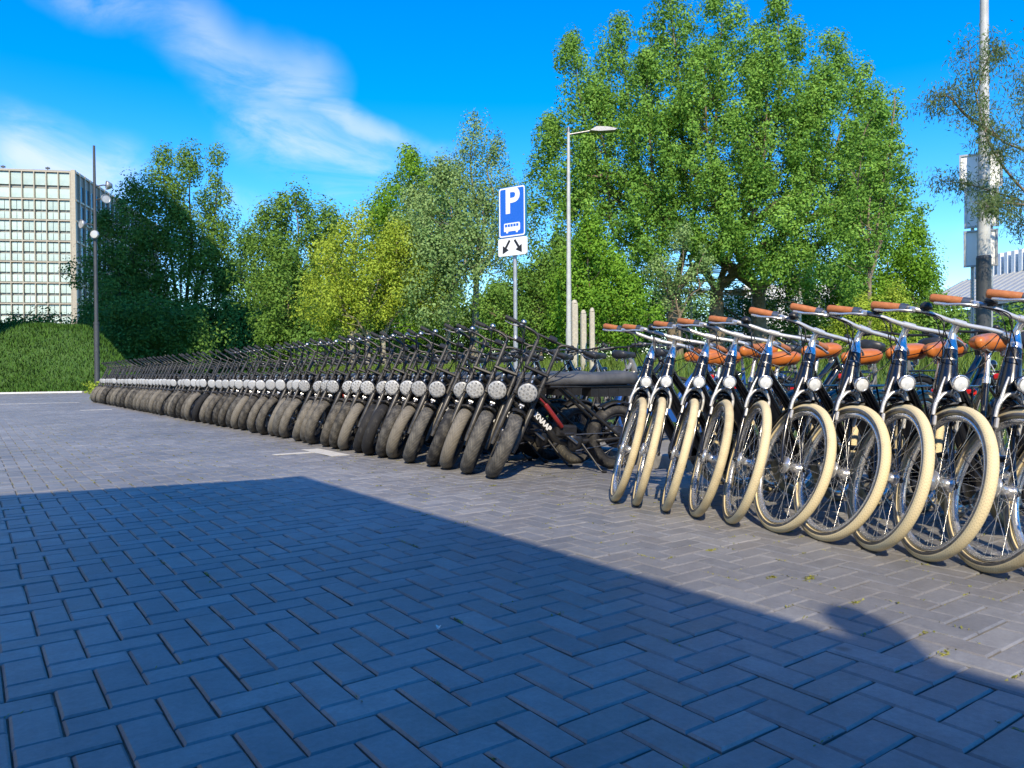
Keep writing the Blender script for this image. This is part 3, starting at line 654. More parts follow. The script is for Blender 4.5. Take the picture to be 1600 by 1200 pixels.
tree('elm_tree', 'dark shaded tree beside the black lamp post', GT, 98, 185,
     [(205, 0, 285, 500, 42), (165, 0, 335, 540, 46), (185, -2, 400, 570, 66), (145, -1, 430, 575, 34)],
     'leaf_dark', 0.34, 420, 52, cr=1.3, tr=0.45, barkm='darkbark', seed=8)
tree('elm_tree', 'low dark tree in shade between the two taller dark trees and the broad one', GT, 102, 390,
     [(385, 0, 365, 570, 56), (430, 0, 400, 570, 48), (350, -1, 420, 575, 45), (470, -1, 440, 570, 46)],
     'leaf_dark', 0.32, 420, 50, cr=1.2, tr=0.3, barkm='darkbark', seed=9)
tree('hawthorn_bush', 'bright green dense bush right of the white lamp pole', GT, 29, 930,
     [(925, 0, 345, 520, 55), (960, 0, 400, 530, 46), (890, 0.5, 400, 530, 42), (985, 0, 440, 530, 34)],
     'leaf_bright', 0.115, 420, 52, cr=0.42, tr=0.1, fork_z=1.0, seed=10)
tree('hawthorn_bush', 'green bush between the parking sign and the white lamp pole', GT, 32, 845,
     [(845, 0, 400, 530, 42), (810, 0.5, 420, 535, 36), (875, 0.5, 380, 530, 40), (770, 1, 450, 535, 34)],
     'leaf_mid', 0.12, 420, 46, cr=0.42, tr=0.08, fork_z=0.8, seed=11)
tree('alder_tree', 'slender see through tree with feathery side branches beside the big poplar', GT, 30, 1358,
     [(1372, 0, 150, 330, 22), (1395, 0, 205, 360, 34), (1350, 0, 220, 400, 34), (1415, 0, 275, 350, 34), (1335, 0, 330, 450, 26), (1400, 0.5, 135, 190, 10)],
     'leaf_poplar', 0.12, 230, 34, cr=0.42, tr=0.085, fork_z=3.4, seed=12, lean=0.01, zs=0.8)
tree('maple_tree', 'low rounded bright green tree in front of the white ribbed hall', GT, 46, 1425,
     [(1425, 0, 345, 500, 42), (1390, 0.5, 370, 510, 38), (1445, 0.5, 410, 510, 26), (1340, 0, 400, 520, 40)],
     'leaf_bright', 0.17, 360, 50, cr=0.7, tr=0.2, seed=13)
tree('sapling', 'thin grey green sapling standing before the poplar trunks', GT, 33, 1062,
     [(1065, 0, 355, 480, 40), (1030, 0, 400, 490, 30), (1100, 0, 390, 470, 26)],
     'leaf_silver', 0.11, 120, 26, cr=0.36, tr=0.06, fork_z=2.2, seed=14)
tree('elder_bush', 'dark green bush under the poplar crown', GT, 48, 1240,
     [(1240, 0, 420, 545, 60), (1310, 0, 425, 545, 55), (1150, 3, 440, 545, 50), (1060, 4, 450, 545, 60), (990, 4, 440, 545, 50)],
     'leaf_dark', 0.18, 420, 46, cr=0.8, tr=0.1, fork_z=0.8, seed=15)
tree('elder_bush', 'yellow green bush below the slender tree', GT, 27, 1365,
     [(1350, 0, 470, 560, 36), (1400, 0, 455, 560, 36), (1310, 0.5, 490, 560, 30)],
     'leaf_yellow', 0.09, 220, 40, cr=0.35, tr=0.05, fork_z=0.5, seed=16)
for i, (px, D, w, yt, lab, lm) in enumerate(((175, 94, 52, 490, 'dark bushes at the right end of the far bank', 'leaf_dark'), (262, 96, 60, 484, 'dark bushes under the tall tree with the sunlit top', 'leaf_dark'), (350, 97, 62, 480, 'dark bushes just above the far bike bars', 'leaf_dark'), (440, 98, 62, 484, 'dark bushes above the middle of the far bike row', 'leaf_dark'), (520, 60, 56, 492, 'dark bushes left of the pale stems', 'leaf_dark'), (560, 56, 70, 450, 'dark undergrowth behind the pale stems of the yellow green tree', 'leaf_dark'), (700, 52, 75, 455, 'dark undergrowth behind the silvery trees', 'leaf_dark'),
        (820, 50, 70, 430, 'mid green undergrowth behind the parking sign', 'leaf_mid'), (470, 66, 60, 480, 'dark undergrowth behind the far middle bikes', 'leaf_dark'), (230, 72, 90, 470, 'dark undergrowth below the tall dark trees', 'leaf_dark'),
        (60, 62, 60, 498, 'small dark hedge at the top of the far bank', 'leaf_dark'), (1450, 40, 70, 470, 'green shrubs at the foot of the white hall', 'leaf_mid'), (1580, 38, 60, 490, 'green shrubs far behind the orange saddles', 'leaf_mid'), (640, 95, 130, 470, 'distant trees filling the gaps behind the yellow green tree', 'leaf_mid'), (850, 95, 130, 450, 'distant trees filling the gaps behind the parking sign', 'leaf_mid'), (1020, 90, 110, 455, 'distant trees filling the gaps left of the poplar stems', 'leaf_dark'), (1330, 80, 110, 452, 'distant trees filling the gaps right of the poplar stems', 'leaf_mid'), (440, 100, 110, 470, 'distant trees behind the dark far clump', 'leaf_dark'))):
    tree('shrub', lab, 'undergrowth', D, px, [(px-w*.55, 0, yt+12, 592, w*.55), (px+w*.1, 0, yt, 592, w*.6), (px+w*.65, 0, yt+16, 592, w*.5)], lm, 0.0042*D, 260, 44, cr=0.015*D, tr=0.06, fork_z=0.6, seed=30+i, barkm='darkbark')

def willow():
    """a willow outside the frame on the right: a few long branches with hanging narrow leaves reach in"""
    global RNG
    RNG = np.random.default_rng(77)
    D = 11.0; P0 = at_depth(1790, 560, D); bx, by = P0[0], P0[1]; bz = float(terr(bx, by)) if bx > WALK_X else 0.0
    root = empty('willow_tree', 'narrow leaved willow whose branches hang before the tall white pole', 'tree', (bx, by, bz), 0, GT)
    off = np.array([bx, by, bz]); tk = MB(); C = []
    tk.tube(spline([(0, 0, -.1), (0.05, 0, 1.5), (-.05, .1, 3.2), (.1, 0, 6.4)], 5), list(np.linspace(.16, .06, 16)), n=9)
    paths = [([(1790, 420), (1660, 350), (1560, 250), (1525, 150), (1512, 70)], 0), ([(1790, 430), (1680, 345), (1590, 312), (1520, 290), (1470, 282)], .3), ([(1790, 330), (1700, 280), (1600, 235), (1560, 215), (1530, 165)], -.4),
             ([(1790, 300), (1690, 220), (1620, 150), (1595, 110)], .6), ([(1780, 380), (1680, 330), (1600, 320), (1560, 318), (1540, 330)], -.2), ([(1790, 450), (1700, 390), (1620, 360), (1590, 350)], .2),
             ([(1560, 215), (1510, 180), (1480, 150), (1455, 160)], 0.1), ([(1790, 240), (1720, 160), (1640, 120), (1610, 160)], 0.4), ([(1525, 150), (1545, 90), (1560, 75)], 0.0), ([(1790, 300), (1700, 250), (1630, 200), (1600, 170)], 0.1)]
    for pts, dd in paths:
        P = spline([np.array(at_depth(a, b, D+dd*(i+1)*.3))-off for i, (a, b) in enumerate(pts)], 8); tk.tube(P, list(np.linspace(.030 if len(pts) > 3 else .012, .003, len(P))), n=5)
        P = np.array(P)
        for i in range(int(len(P)*0.38), len(P)):
            for q in range(3):
                c = P[i]+RNG.normal(0, .12, 3)*np.array([1, 1, .8]); tk.tube([P[i], (P[i]+c)/2+np.array([0, 0, .03]), c], .0022, n=3, caps=False)
                C.append(c)
    C = np.array(C); n = len(C)*30; p = np.repeat(C, 30, 0)+RNG.normal(0, .075, (n, 3))
    a = RNG.normal(0, .5, (n, 3))+np.array([0, 0, -.55]); a /= np.linalg.norm(a, axis=1)[:, None]; b = np.cross(a, RNG.normal(0, 1, (n, 3))); b /= np.linalg.norm(b, axis=1)[:, None]
    s = RNG.uniform(.05, .095, n)[:, None]; w = s*0.09
    V = np.stack([p, p+a*s*.45+b*w, p+a*s, p+a*s*.45-b*w], 1).reshape(-1, 3)
    tk.obj('trunk', M['bark'], root)
    o = bpy.data.objects.new('crown', quad_mesh('crown', V, n, M['leaf_willow'], np.repeat(np.clip(RNG.normal(.45, .2, n), 0, 1), 4))); COL.objects.link(o); o.parent = root
willow()
# yellow-green weed at the far end of the row
P0 = at_depth(150, 612, 27.5)
def weed():
    root = empty('weed_plant', 'bright yellow green weed at the far end of the bike row', 'plant', (P0[0], P0[1], 0))
    n = 46; C = np.stack([RNG.normal(0, .16, n), RNG.normal(0, .16, n), RNG.uniform(.03, .62, n)], 1); V, T = leaves(C, 14, np.array([.1, .1, .1]), .09)
    o = bpy.data.objects.new('leaves', quad_mesh('leaves', V, len(V)//4, M['leaf_yellow'], T)); COL.objects.link(o); o.parent = root; o['kind'] = 'stuff'
    b = MB()
    for c in C[::3]: b.tube([(0, 0, 0), c*.6, c], .004, n=3, caps=False)
    b.obj('stem', M['leaf_bright'], root)
weed()

# ================================================================== BACKGROUND BUILDINGS
M['bronze'] = mat('bronze_facade_frame', (0.42, 0.37, 0.29), (0.36, 0.31, 0.24), rough=0.45, metal=0.25, scale=2)
M['blind'] = mat('pale_blind_glass', (0.52, 0.61, 0.555), (0.42, 0.52, 0.47), rough=0.25, scale=0.35, coat=0.4, rnd_amt=0.10)
M['span'] = mat('grey_spandrel', (0.27, 0.27, 0.245), rough=0.5)
M['rib'] = mat('white_fin', (0.80, 0.81, 0.82), rough=0.5)
M['roofm'] = mat('grey_seam_roof', (0.46, 0.48, 0.50), (0.40, 0.42, 0.44), rough=0.45, metal=0.3, scale=1)
M['blueglass'] = mat('blue_glazing', (0.10, 0.22, 0.32), (0.07, 0.15, 0.24), rough=0.08, scale=1, coat=0.5)
def hotel():
    D = 200.0; e = at_depth(121, 560, D); ex, ey = e[0], e[1]; ztop = at_depth(121, 267, D)[2]; z0 = at_depth(121, 512, D)[2]-6
    # local frame: u runs to the left along the lit front, v runs back along the shaded side
    l = np.array(at_depth(-120, 560, D-6))-np.array(e); u = l[:2]/np.linalg.norm(l[:2]); v = np.array([-u[1], u[0]])
    if v @ FWD < 0: v = -v
    root = empty('hotel_building', 'pale glazed hotel block with bronze grid facade above the bank', 'building', (ex, ey, 0))
    rz = math.atan2(-u[1], -u[0]); root.rotation_euler = (0, 0, rz)
    # in root space: -x runs left along the front, +y goes back
    W, DP = 46.0, 74.0; H = ztop-z0
    MB().box((-W/2, DP/2+0.3, z0+H/2), (W-0.02, DP-0.6, H)).obj('wall', M['span'], root)
    rows = 7; colw = 17.2*D/F_PX; top_h = 43*D/F_PX; fh = 32.3*D/F_PX
    fr = MB(); fs_ = 0.34
    zz = [ztop-0.6, ztop-0.6-top_h]+[ztop-0.6-top_h-fh*i for i in range(1, 8)]
    for z in zz: fr.box((-W/2, 0.0, z), (W, 0.62, 0.34))
    x = -1.1; xs_ = []
    while x > -W: xs_.append(x); fr.box((x, -0.02, (zz[0]+zz[-1])/2), (0.22, 0.60, zz[0]-zz[-1])); x -= colw
    fr.box((-0.35, -0.04, z0+H/2), (1.1, 0.8, H)); fr.obj('facade_grid', M['bronze'], root)
    pane = {}
    for i in range(len(zz)-1):
        hh = (zz[i]-zz[i+1]-0.55)
        for half in (0, 1):
            ph = hh*(0.47 if half == 0 else 0.36); zc = zz[i]-0.3-(hh*0.01+ph/2 if half == 0 else hh-ph/2-hh*0.02)
            for j in range(len(xs_)-1):
                key = (round(ph, 3),); n = 1 if i == 0 else 1
                if key not in pane:
                    b = MB(); w = colw-0.36
                    if i == 0: b.box((0, 0, 0), (w, 0.1, ph))
                    else:
                        for s in (-1, 1): b.box((s*w*0.255, 0, 0), (w*0.46, 0.1, ph))
                    pane[key] = b.mesh('window', M['blind'])
                o = bpy.data.objects.new('window', pane[key]); o.location = ((xs_[j]+xs_[j+1])/2, 0.22, zc); COL.objects.link(o); o.parent = root
    # shaded side: deep fins
    sf = MB()
    for k in range(20): sf.box((0.25, 2.2+k*3.6, z0+H/2), (0.5, 0.34, H-0.4))
    for z in zz[:8]: sf.box((0.18, DP/2, z), (0.36, DP, 0.5))
    sf.obj('side_fins', M['bronze'], root)
    gl = MB()
    for k in range(19):
        for i in range(1, 8): gl.box((0.04, 4.0+k*3.6, zz[i]+fh/2-0.3), (0.06, 2.9, fh*0.75))
    gl.obj('side_glazing', M['darkglass'], root)['kind'] = 'stuff'
    MB().box((-W*0.62, 12, ztop+0.35), (W*0.72, 16, 1.1), bev=.05).obj('roof', M['white'], root)
    q = MB()
    for dx in (-31, -28.5, -20, -9): q.tube([(dx, 6, ztop), (dx, 6, ztop+2.2)], .12, n=5).box((dx, 6, ztop+1.8), (1.0, .5, .4))
    q.obj('roof_mast', M['darkpole'], root)
    MB().box((-W/2-6, -14, z0+5.2), (36, 10, 2.2), bev=.1).obj('entrance_canopy', M['white'], root)
hotel()
def hall():
    D = 95.0; a = np.array(at_depth(1462, 470, D)); b = np.array(at_depth(1760, 470, D-25)); u = (b-a)[:2]; Lh = np.linalg.norm(u); u /= Lh
    root = empty('exhibition_hall', 'white ribbed hall with sloping grey roof and blue glazing', 'building', (a[0], a[1], 0)); root.rotation_euler = (0, 0, math.atan2(u[1], u[0]))
    n = np.array([-u[1], u[0]]); back = 1 if n @ FWD > 0 else -1
    zt = at_depth(1500, 400, D)[2]; zr = at_depth(1500, 428, D)[2]; ze = at_depth(1500, 470, D)[2]
    MB().box((Lh/2-2, back*20, (zr-1)/2), (Lh+6, 22, zr+1)).obj('wall', M['conc'], root)
    fin = MB().box((0, 0, 0), (0.62, 1.2, zt-zr+1.6), bev=.04).mesh('fin', M['rib'])
    for i in range(60):
        o = bpy.data.objects.new('fin', fin); o.location = (-4+i*1.12, back*9.0, (zt+zr)/2-0.4); COL.objects.link(o); o.parent = root
    MB().box((Lh/2-2, back*9.8, (zt+zr)/2-0.6), (Lh+6, .3, zt-zr+1.0)).obj('parapet', M['roofm'], root)
    rf = MB(); A = np.array([(-6, back*8.6, zr), (Lh+8, back*8.6, zr), (Lh+8, 0, ze-1.0), (-6, 0, ze-1.0)], float)
    rf.add(list(A)+[q-np.array([0, 0, .3]) for q in A], [(0, 1, 2, 3), (7, 6, 5, 4), (0, 3, 7, 4), (1, 5, 6, 2), (3, 2, 6, 7)], False); rf.obj('roof', M['roofm'], root)
    sm_ = MB().box((0, 0, 0), (0.12, math.hypot(8.6, zr-ze+1.0), 0.14)).mesh('roof_seam', M['roofm'])
    for i in range(60):
        o = bpy.data.objects.new('roof_seam', sm_); o.location = (-5+i*1.3, back*4.3, (zr+ze-1.0)/2+0.08); o.rotation_euler = (back*math.atan2(zr-ze+1.0, 8.6), 0, 0); COL.objects.link(o); o.parent = root
    gm = MB().box((0, 0, 0), (1.45, .08, max(1.5, ze-1.6)), bev=.02).mesh('window', M['blueglass'])
    for i in range(44):
        o = bpy.data.objects.new('window', gm); o.location = (-5+i*1.6, back*0.5, (ze-1.4)/2); COL.objects.link(o); o.parent = root
    fr = MB()
    for i in range(45): fr.box((-5.8+i*1.6, back*0.5, (ze-1.4)/2), (.12, .2, ze-1.4))
    fr.obj('window_frame', M['rib'], root)['kind'] = 'stuff'
hall()
def pale_block():
    root = empty('pale_building', 'pale building glimpsed through the poplar branches', 'building', (*at_depth(1215, 470, 110)[:2], 0), -YAW)
    MB().box((0, 0, 6.5), (13, 10, 13), bev=.1).obj('wall', M['white'], root)
    w = MB().box((0, 0, 0), (1.6, .1, 1.8), bev=.02).mesh('window', M['darkglass'])
    for i in range(5):
        for j in range(3):
            o = bpy.data.objects.new('window', w); o.location = (-5.2+i*2.6, -5.0, 2.5+j*3.8); COL.objects.link(o); o.parent = root
pale_block()

# ================================================================== POSTS, LAMPS, SIGNS
def lamp_dark():
    D = 34.0; x, y, _ = at_depth(152, 600, D); root = empty('lamp_post', 'tall black mast with round floodlights and a camera dome by the bank', 'lamp post', (x, y, 0), -YAW)
    zt = at_depth(152, 229, D)[2]; zz = lambda py: at_depth(152, py, D)[2]; k = D/F_PX
    MB().tube([(0, 0, 0), (0, 0, 3.2)], .115, n=14).tube([(0, 0, 3.2), (0, 0, 3.3)], [.125, .125], n=14).obj('lower_sleeve', M['darkpole'], root)
    MB().tube([(0, 0, 3.3), (0, 0, zt*.6), (0, 0, zt)], [.085, .075, .05], n=12).obj('pole', M['darkpole'], root)
    def flood(px, py, aim, arm):
        o = MB(); cx, cz = (px-152)*k, zz(py); o.tube([(0, 0, cz-0.05), (cx*.6, 0, cz+.02), (cx, 0, cz)], .028, n=8); f = o.obj('lamp_arm', M['darkpole'], root)
        q = MB(); q.lathe([(0.02, -.16), (.10, -.14), (.19, .02), (.20, .10), (.185, .10), (.17, .07), (0.001, .07)], 18, axis='y'); h = q.obj('floodlight', M['galv'], root)
        h.location = (cx, 0, cz); h.rotation_euler = (0, aim[0], aim[1])
        g = MB().lathe([(.168, .075), (.001, .085)], 18, axis='y').obj('lens', M['ledface'], h)
    flood(174, 291, (0.2, PI-0.9), 1); flood(168, 312, (0, PI+0.9), 1); flood(133, 351, (0, PI-0.6), 1)
    b = MB().lathe([(0.02, .05), (.14, .04), (.19, 0), (.19, -.06), (.12, -.09), (.001, -.1)], 20, axis='y').obj('floodlight', M['galv'], root); b.location = (0.07, -.14, zz(368))
    MB().lathe([(.165, -.092), (.10, -.102), (.001, -.104)], 20, axis='y').obj('lens', M['ledface'], b)
lamp_dark()
def lamp_white():
    D = 24.0; x, y, _ = at_depth(889, 520, D); z0 = float(terr(x, y)); root = empty('lamp_post', 'pale grey lamp post with single arm reaching toward the poplar', 'lamp post', (x, y, z0), -YAW)
    zt = at_depth(892, 206, D)[2]-z0; k = D/F_PX
    MB().tube([(0, 0, -.2), (0, 0, 1.2)], .10, n=14).tube([(0, 0, 1.2), (0.02, 0, zt)], [.085, .045], n=14).obj('pole', M['palepole'], root)
    MB().tube([(0.02, 0, zt-.12), (.3, 0, zt-.07), (46*k, -.05, zt+.02)], [.04, .035, .03], n=8).tube([(0.02, 0, zt-.02), (0.02, 0, zt+.12)], .06, n=10).obj('lamp_arm', M['steel'], root)
    MB().prism([(34*k, zt-.02), (48*k, zt-.05), (72*k, zt-.02), (76*k, zt+.03), (60*k, zt+.09), (44*k, zt+.10)], -.16, .14).obj('lamp_head', M['steel'], root)
lamp_white()
def small_lamp(px, yt, D, label, tip):
    x, y, _ = at_depth(px, 520, D); z0 = float(terr(x, y)); root = empty('lamp_post', label, 'lamp post', (x, y, z0), -YAW); zt = at_depth(px, yt, D)[2]-z0
    MB().tube([(0, 0, -.2), (0, 0, zt)], [.085, .06], n=10).obj('pole', M['palepole'], root)
    if tip: MB().box((.45, 0, zt+.12), (1.0, .25, .10), rot=Euler((0, -.35, 0)), bev=.03).obj('lamp_head', M['darkpole'], root)
    else: MB().lathe([(.001, .42), (.2, .38), (.22, .2), (.1, 0)], 14, axis='z', center=(0, 0, zt)).obj('lamp_head', M['palepole'], root)
small_lamp(1080, 408, 46, 'thin pale lamp post in front of the dark poplar stems', False)
small_lamp(1250, 418, 40, 'thin pale lamp post with a tilted dark head under the poplar', True)
def text_mesh(s, size, bold=0.0):
    cu = bpy.data.curves.new('t', 'FONT'); cu.body = s; cu.size = size; cu.offset = bold; cu.align_x = 'CENTER'; cu.align_y = 'CENTER'; cu.extrude = 0.0006; cu.resolution_u = 4
    o = bpy.data.objects.new('t', cu); COL.objects.link(o); bpy.context.view_layer.update()
    me = bpy.data.meshes.new_from_object(o.evaluated_get(bpy.context.evaluated_depsgraph_get())); bpy.data.objects.remove(o); bpy.data.curves.remove(cu)
    me.materials.clear(); return me
def rrect(w, h, r, n=5):
    p = []
    for cx, cy, a0 in ((w/2-r, h/2-r, 0), (-w/2+r, h/2-r, PI/2), (-w/2+r, -h/2+r, PI), (w/2-r, -h/2+r, 1.5*PI)):
        for i in range(n+1): a = a0+PI/2*i/n; p.append((cx+r*math.cos(a), cy+r*math.sin(a)))
    return p
M['signblue'] = mat('sign_blue', (0.012, 0.12, 0.58), rough=0.4, coat=0.3); M['signwhite'] = mat('sign_white', (0.85, 0.85, 0.85), rough=0.4, coat=0.3)
M['signedge'] = mat('sign_edge_teal', (0.02, 0.22, 0.32), rough=0.5); M['signblack'] = mat('sign_black', (0.015, 0.015, 0.017), rough=0.5)
def park_sign():
    D = 12.8; x, y, _ = at_depth(803, 540, D); z0 = float(terr(x, y)) if x > WALK_X else 0.09
    root = empty('parking_sign', 'blue bus parking sign with white arrow plate on a grey pole', 'sign', (x, y, z0), R(19))
    # plates face -x; local sheet coordinates: a runs along -y (to the right seen from the front), b up
    zc = at_depth(800, 332, D)[2]-z0; za = at_depth(799, 386, D)[2]-z0; zt = at_depth(800, 291, D)[2]-z0
    MB().tube([(0.05, 0, -.1), (0.05, 0, 1.35)], .042, n=14).tube([(0.05, 0, 1.35), (0.05, 0, 1.40)], [.046, .036], n=14).tube([(0.05, 0, 1.4), (0.05, 0, zt-.06)], .034, n=14).obj('pole', M['galv'], root)
    W, Hh = 0.56, 0.86
    def plate(name, pts, x0, x1, m, cz, par=root):
        return MB().prism([(-a, b+cz) for a, b in pts], x0, x1, axis='x').obj(name, m, par)
    pb = plate('sign_panel', rrect(W, Hh, .05), -.030, .010, M['signedge'], zc)
    plate('panel_face', rrect(W-.012, Hh-.012, .045), -.0325, -.0302, M['signblue'], zc, pb)
    def ring(o, i, cz):
        b = MB(); n = len(o); P = [(-.0345, -a, c+cz) for a, c in o]+[(-.0345, -a, c+cz) for a, c in i]; b.add(P, [(k, (k+1) % n, (k+1) % n+n, k+n) for k in range(n)], False); return b
    ring(rrect(W-.03, Hh-.03, .04), rrect(W-.075, Hh-.075, .03), zc).obj('border', M['signwhite'], pb)
    tm = text_mesh('P', .60, .016); tm.materials.append(M['signwhite']); o = bpy.data.objects.new('letter', tm); COL.objects.link(o); o.parent = pb
    o.matrix_local = Matrix.Translation((-.0345, .0, zc+.17)) @ Matrix(((0, 0, -1, 0), (-1, 0, 0, 0), (0, 1, 0, 0), (0, 0, 0, 1)))
    bus = [(-.165, -.055), (-.165, .07), (-.15, .085), (.15, .085), (.165, .06), (.165, -.03), (.15, -.055), (.125, -.055), (.115, -.085), (.085, -.085), (.075, -.055), (-.075, -.055), (-.085, -.085), (-.115, -.085), (-.125, -.055)]
    bp_ = plate('bus_symbol', bus, -.0352, -.0328, M['signwhite'], zc-.27, pb)
    for i in range(5): plate('bus_window', [(-.145+i*.058, .02), (-.10+i*.058, .02), (-.10+i*.058, .065), (-.145+i*.058, .065)], -.0362, -.0354, M['signblue'], zc-.27, bp_)
    pa = plate('arrow_plate', rrect(.58, .30, .03), -.032, .008, M['signwhite'], za)
    def arrow(sx):
        a = np.array([sx*-0.05, .11]); tip = np.array([sx*-0.19, -.10]) ; d = (tip-a)/np.linalg.norm(tip-a); nrm = np.array([-d[1], d[0]])
        q = tip-d*.105; pts = [a+nrm*.02, q+nrm*.022, q+nrm*.075-d*.0, tip+d*.015, q-nrm*.075, q-nrm*.022, a-nrm*.02]
        plate('arrow', [tuple(p) for p in pts], -.0345, -.0322, M['signblack'], za, pa)
    arrow(1); arrow(-1)
    for dz in (zc+.25, zc-.25, za): MB().box((.03, 0, dz), (.04, .12, .04), bev=.004).obj('bracket', M['galv'], root)
park_sign()
def wood_posts():
    for px, yt, w, D, lab in ((897.5, 474, 12, 20, 'tallest pale wooden post, partly behind the white lamp pole'), (911.5, 490, 10.5, 19, 'middle pale wooden post behind the bikes'), (925, 487, 9.5, 18, 'rightmost pale wooden post behind the bikes')):
        x, y, z = at_depth(px, yt, D); z0 = float(terr(x, y)); k = D/F_PX; o = empty('wooden_post', lab, 'post', (x, y, z0), -YAW+.3, 'wooden posts on the verge')
        h = z-z0; MB().box((0, 0, h/2-.2), (w*k*.8, w*k*.7, h+.4), bev=.02).obj('post', M['wood'], o); MB().lathe([(w*k*.41, 0), (w*k*.36, .05), (w*k*.2, .09), (.001, .10)], 12, axis='z', center=(0, 0, h)).obj('cap', M['wood'], o)
wood_posts()
def big_mast():
    D = 13.0; x, y, _ = at_depth(1537, 470, D); z0 = float(terr(x, y)) if x > WALK_X else .09; k = D/F_PX; zz = lambda py: at_depth(1540, py, D)[2]-z0
    root = empty('flag_mast', 'tall pale tapering mast with a dark grey foot sleeve', 'mast', (x, y, z0), -YAW-.52)
    MB().tube([(0, 0, -.2), (0, 0, zz(404))], .115, n=18).tube([(0, 0, zz(404)), (0, 0, zz(400))], [.12, .11], n=18).obj('foot_sleeve', M['darkpole'], root)
    MB().tube([(0, 0, zz(400)), (0, 0, zz(120)), (0, 0, 9.5)], [.105, .075, .04], n=18).obj('pole', M['palepole'], root)
    x2, y2, _ = at_depth(1532, 470, D+.25); s = empty('sign_board', 'back of a tall white two panel signboard behind the mast', 'sign', (x2, y2, z0), -YAW-.52)
    cx = 0.06
    def panel(name, py0, py1, px0, px1):
        b = MB(); w = (px1-px0)*k; h = zz(py0)-zz(py1); c = ((px0+px1)/2-1532)*k; cz = (zz(py0)+zz(py1))/2
        b.box((c, 0, cz), (w, .03, h), bev=.004); o = b.obj(name, M['conc'] if 0 else M['signwhite'], s)
        f = MB()
        for dx in (-w/2, w/2): f.box((c+dx, -.012, cz), (.03, .05, h+.03))
        for dz_ in (-h/2, h/2): f.box((c, -.014, cz+dz_), (w, .045, .03))
        f.obj('panel_frame', M['galv'], o)
    panel('top_panel', 235, 288, 1504, 1560); panel('lower_panel', 291, 350, 1511, 1555); panel('lower_panel', 357, 412, 1510, 1554)
    p = MB()
    for dx in (-.12, .16): p.tube([(dx, .05, -.2), (dx, .05, zz(240))], .03, n=10)
    p.obj('post', M['galv'], s)
big_mast()

# ================================================================== BICYCLES
# bike space: forward is -x, rider's left is -y, front axle at x = 0
def ring_prof(a, b, n=12, off=0.0):
    return [(a*math.cos(2*PI*i/n)+off, b*math.sin(2*PI*i/n)) for i in range(n)]
def spokes_mb(r0, r1, hw, n, thick, cross=0.5):
    b = MB()
    for i in range(n):
        a = 2*PI*i/n; side = 1 if i % 2 else -1; da = cross*(1 if (i//2) % 2 else -1)
        p0 = (r0*math.cos(a+da), side*hw, r0*math.sin(a+da)); p1 = (r1*math.cos(a), side*0.004, r1*math.sin(a)); b.tube([p0, p1], thick, n=3, caps=False)
    return b
def axis_rot(P, a, phi):
    return Matrix.Translation(Vector(P)) @ Matrix.Rotation(phi, 4, Vector(a)) @ Matrix.Translation(-Vector(P))

class Bike: pass
def wheel(root, name, axle, tyre_me, rim_me, spoke_me, hub_me, hub_m=None, extra=()):
    h = bpy.data.objects.new(name, hub_me); COL.objects.link(h); h.parent = root; h.location = axle
    for nm, me, kd in (('tyre', tyre_me, None), ('rim', rim_me, None), ('spokes', spoke_me, 'stuff'))+tuple(extra):
        o = bpy.data.objects.new(nm, me); COL.objects.link(o); o.parent = h
        if kd: o['kind'] = kd
    return h

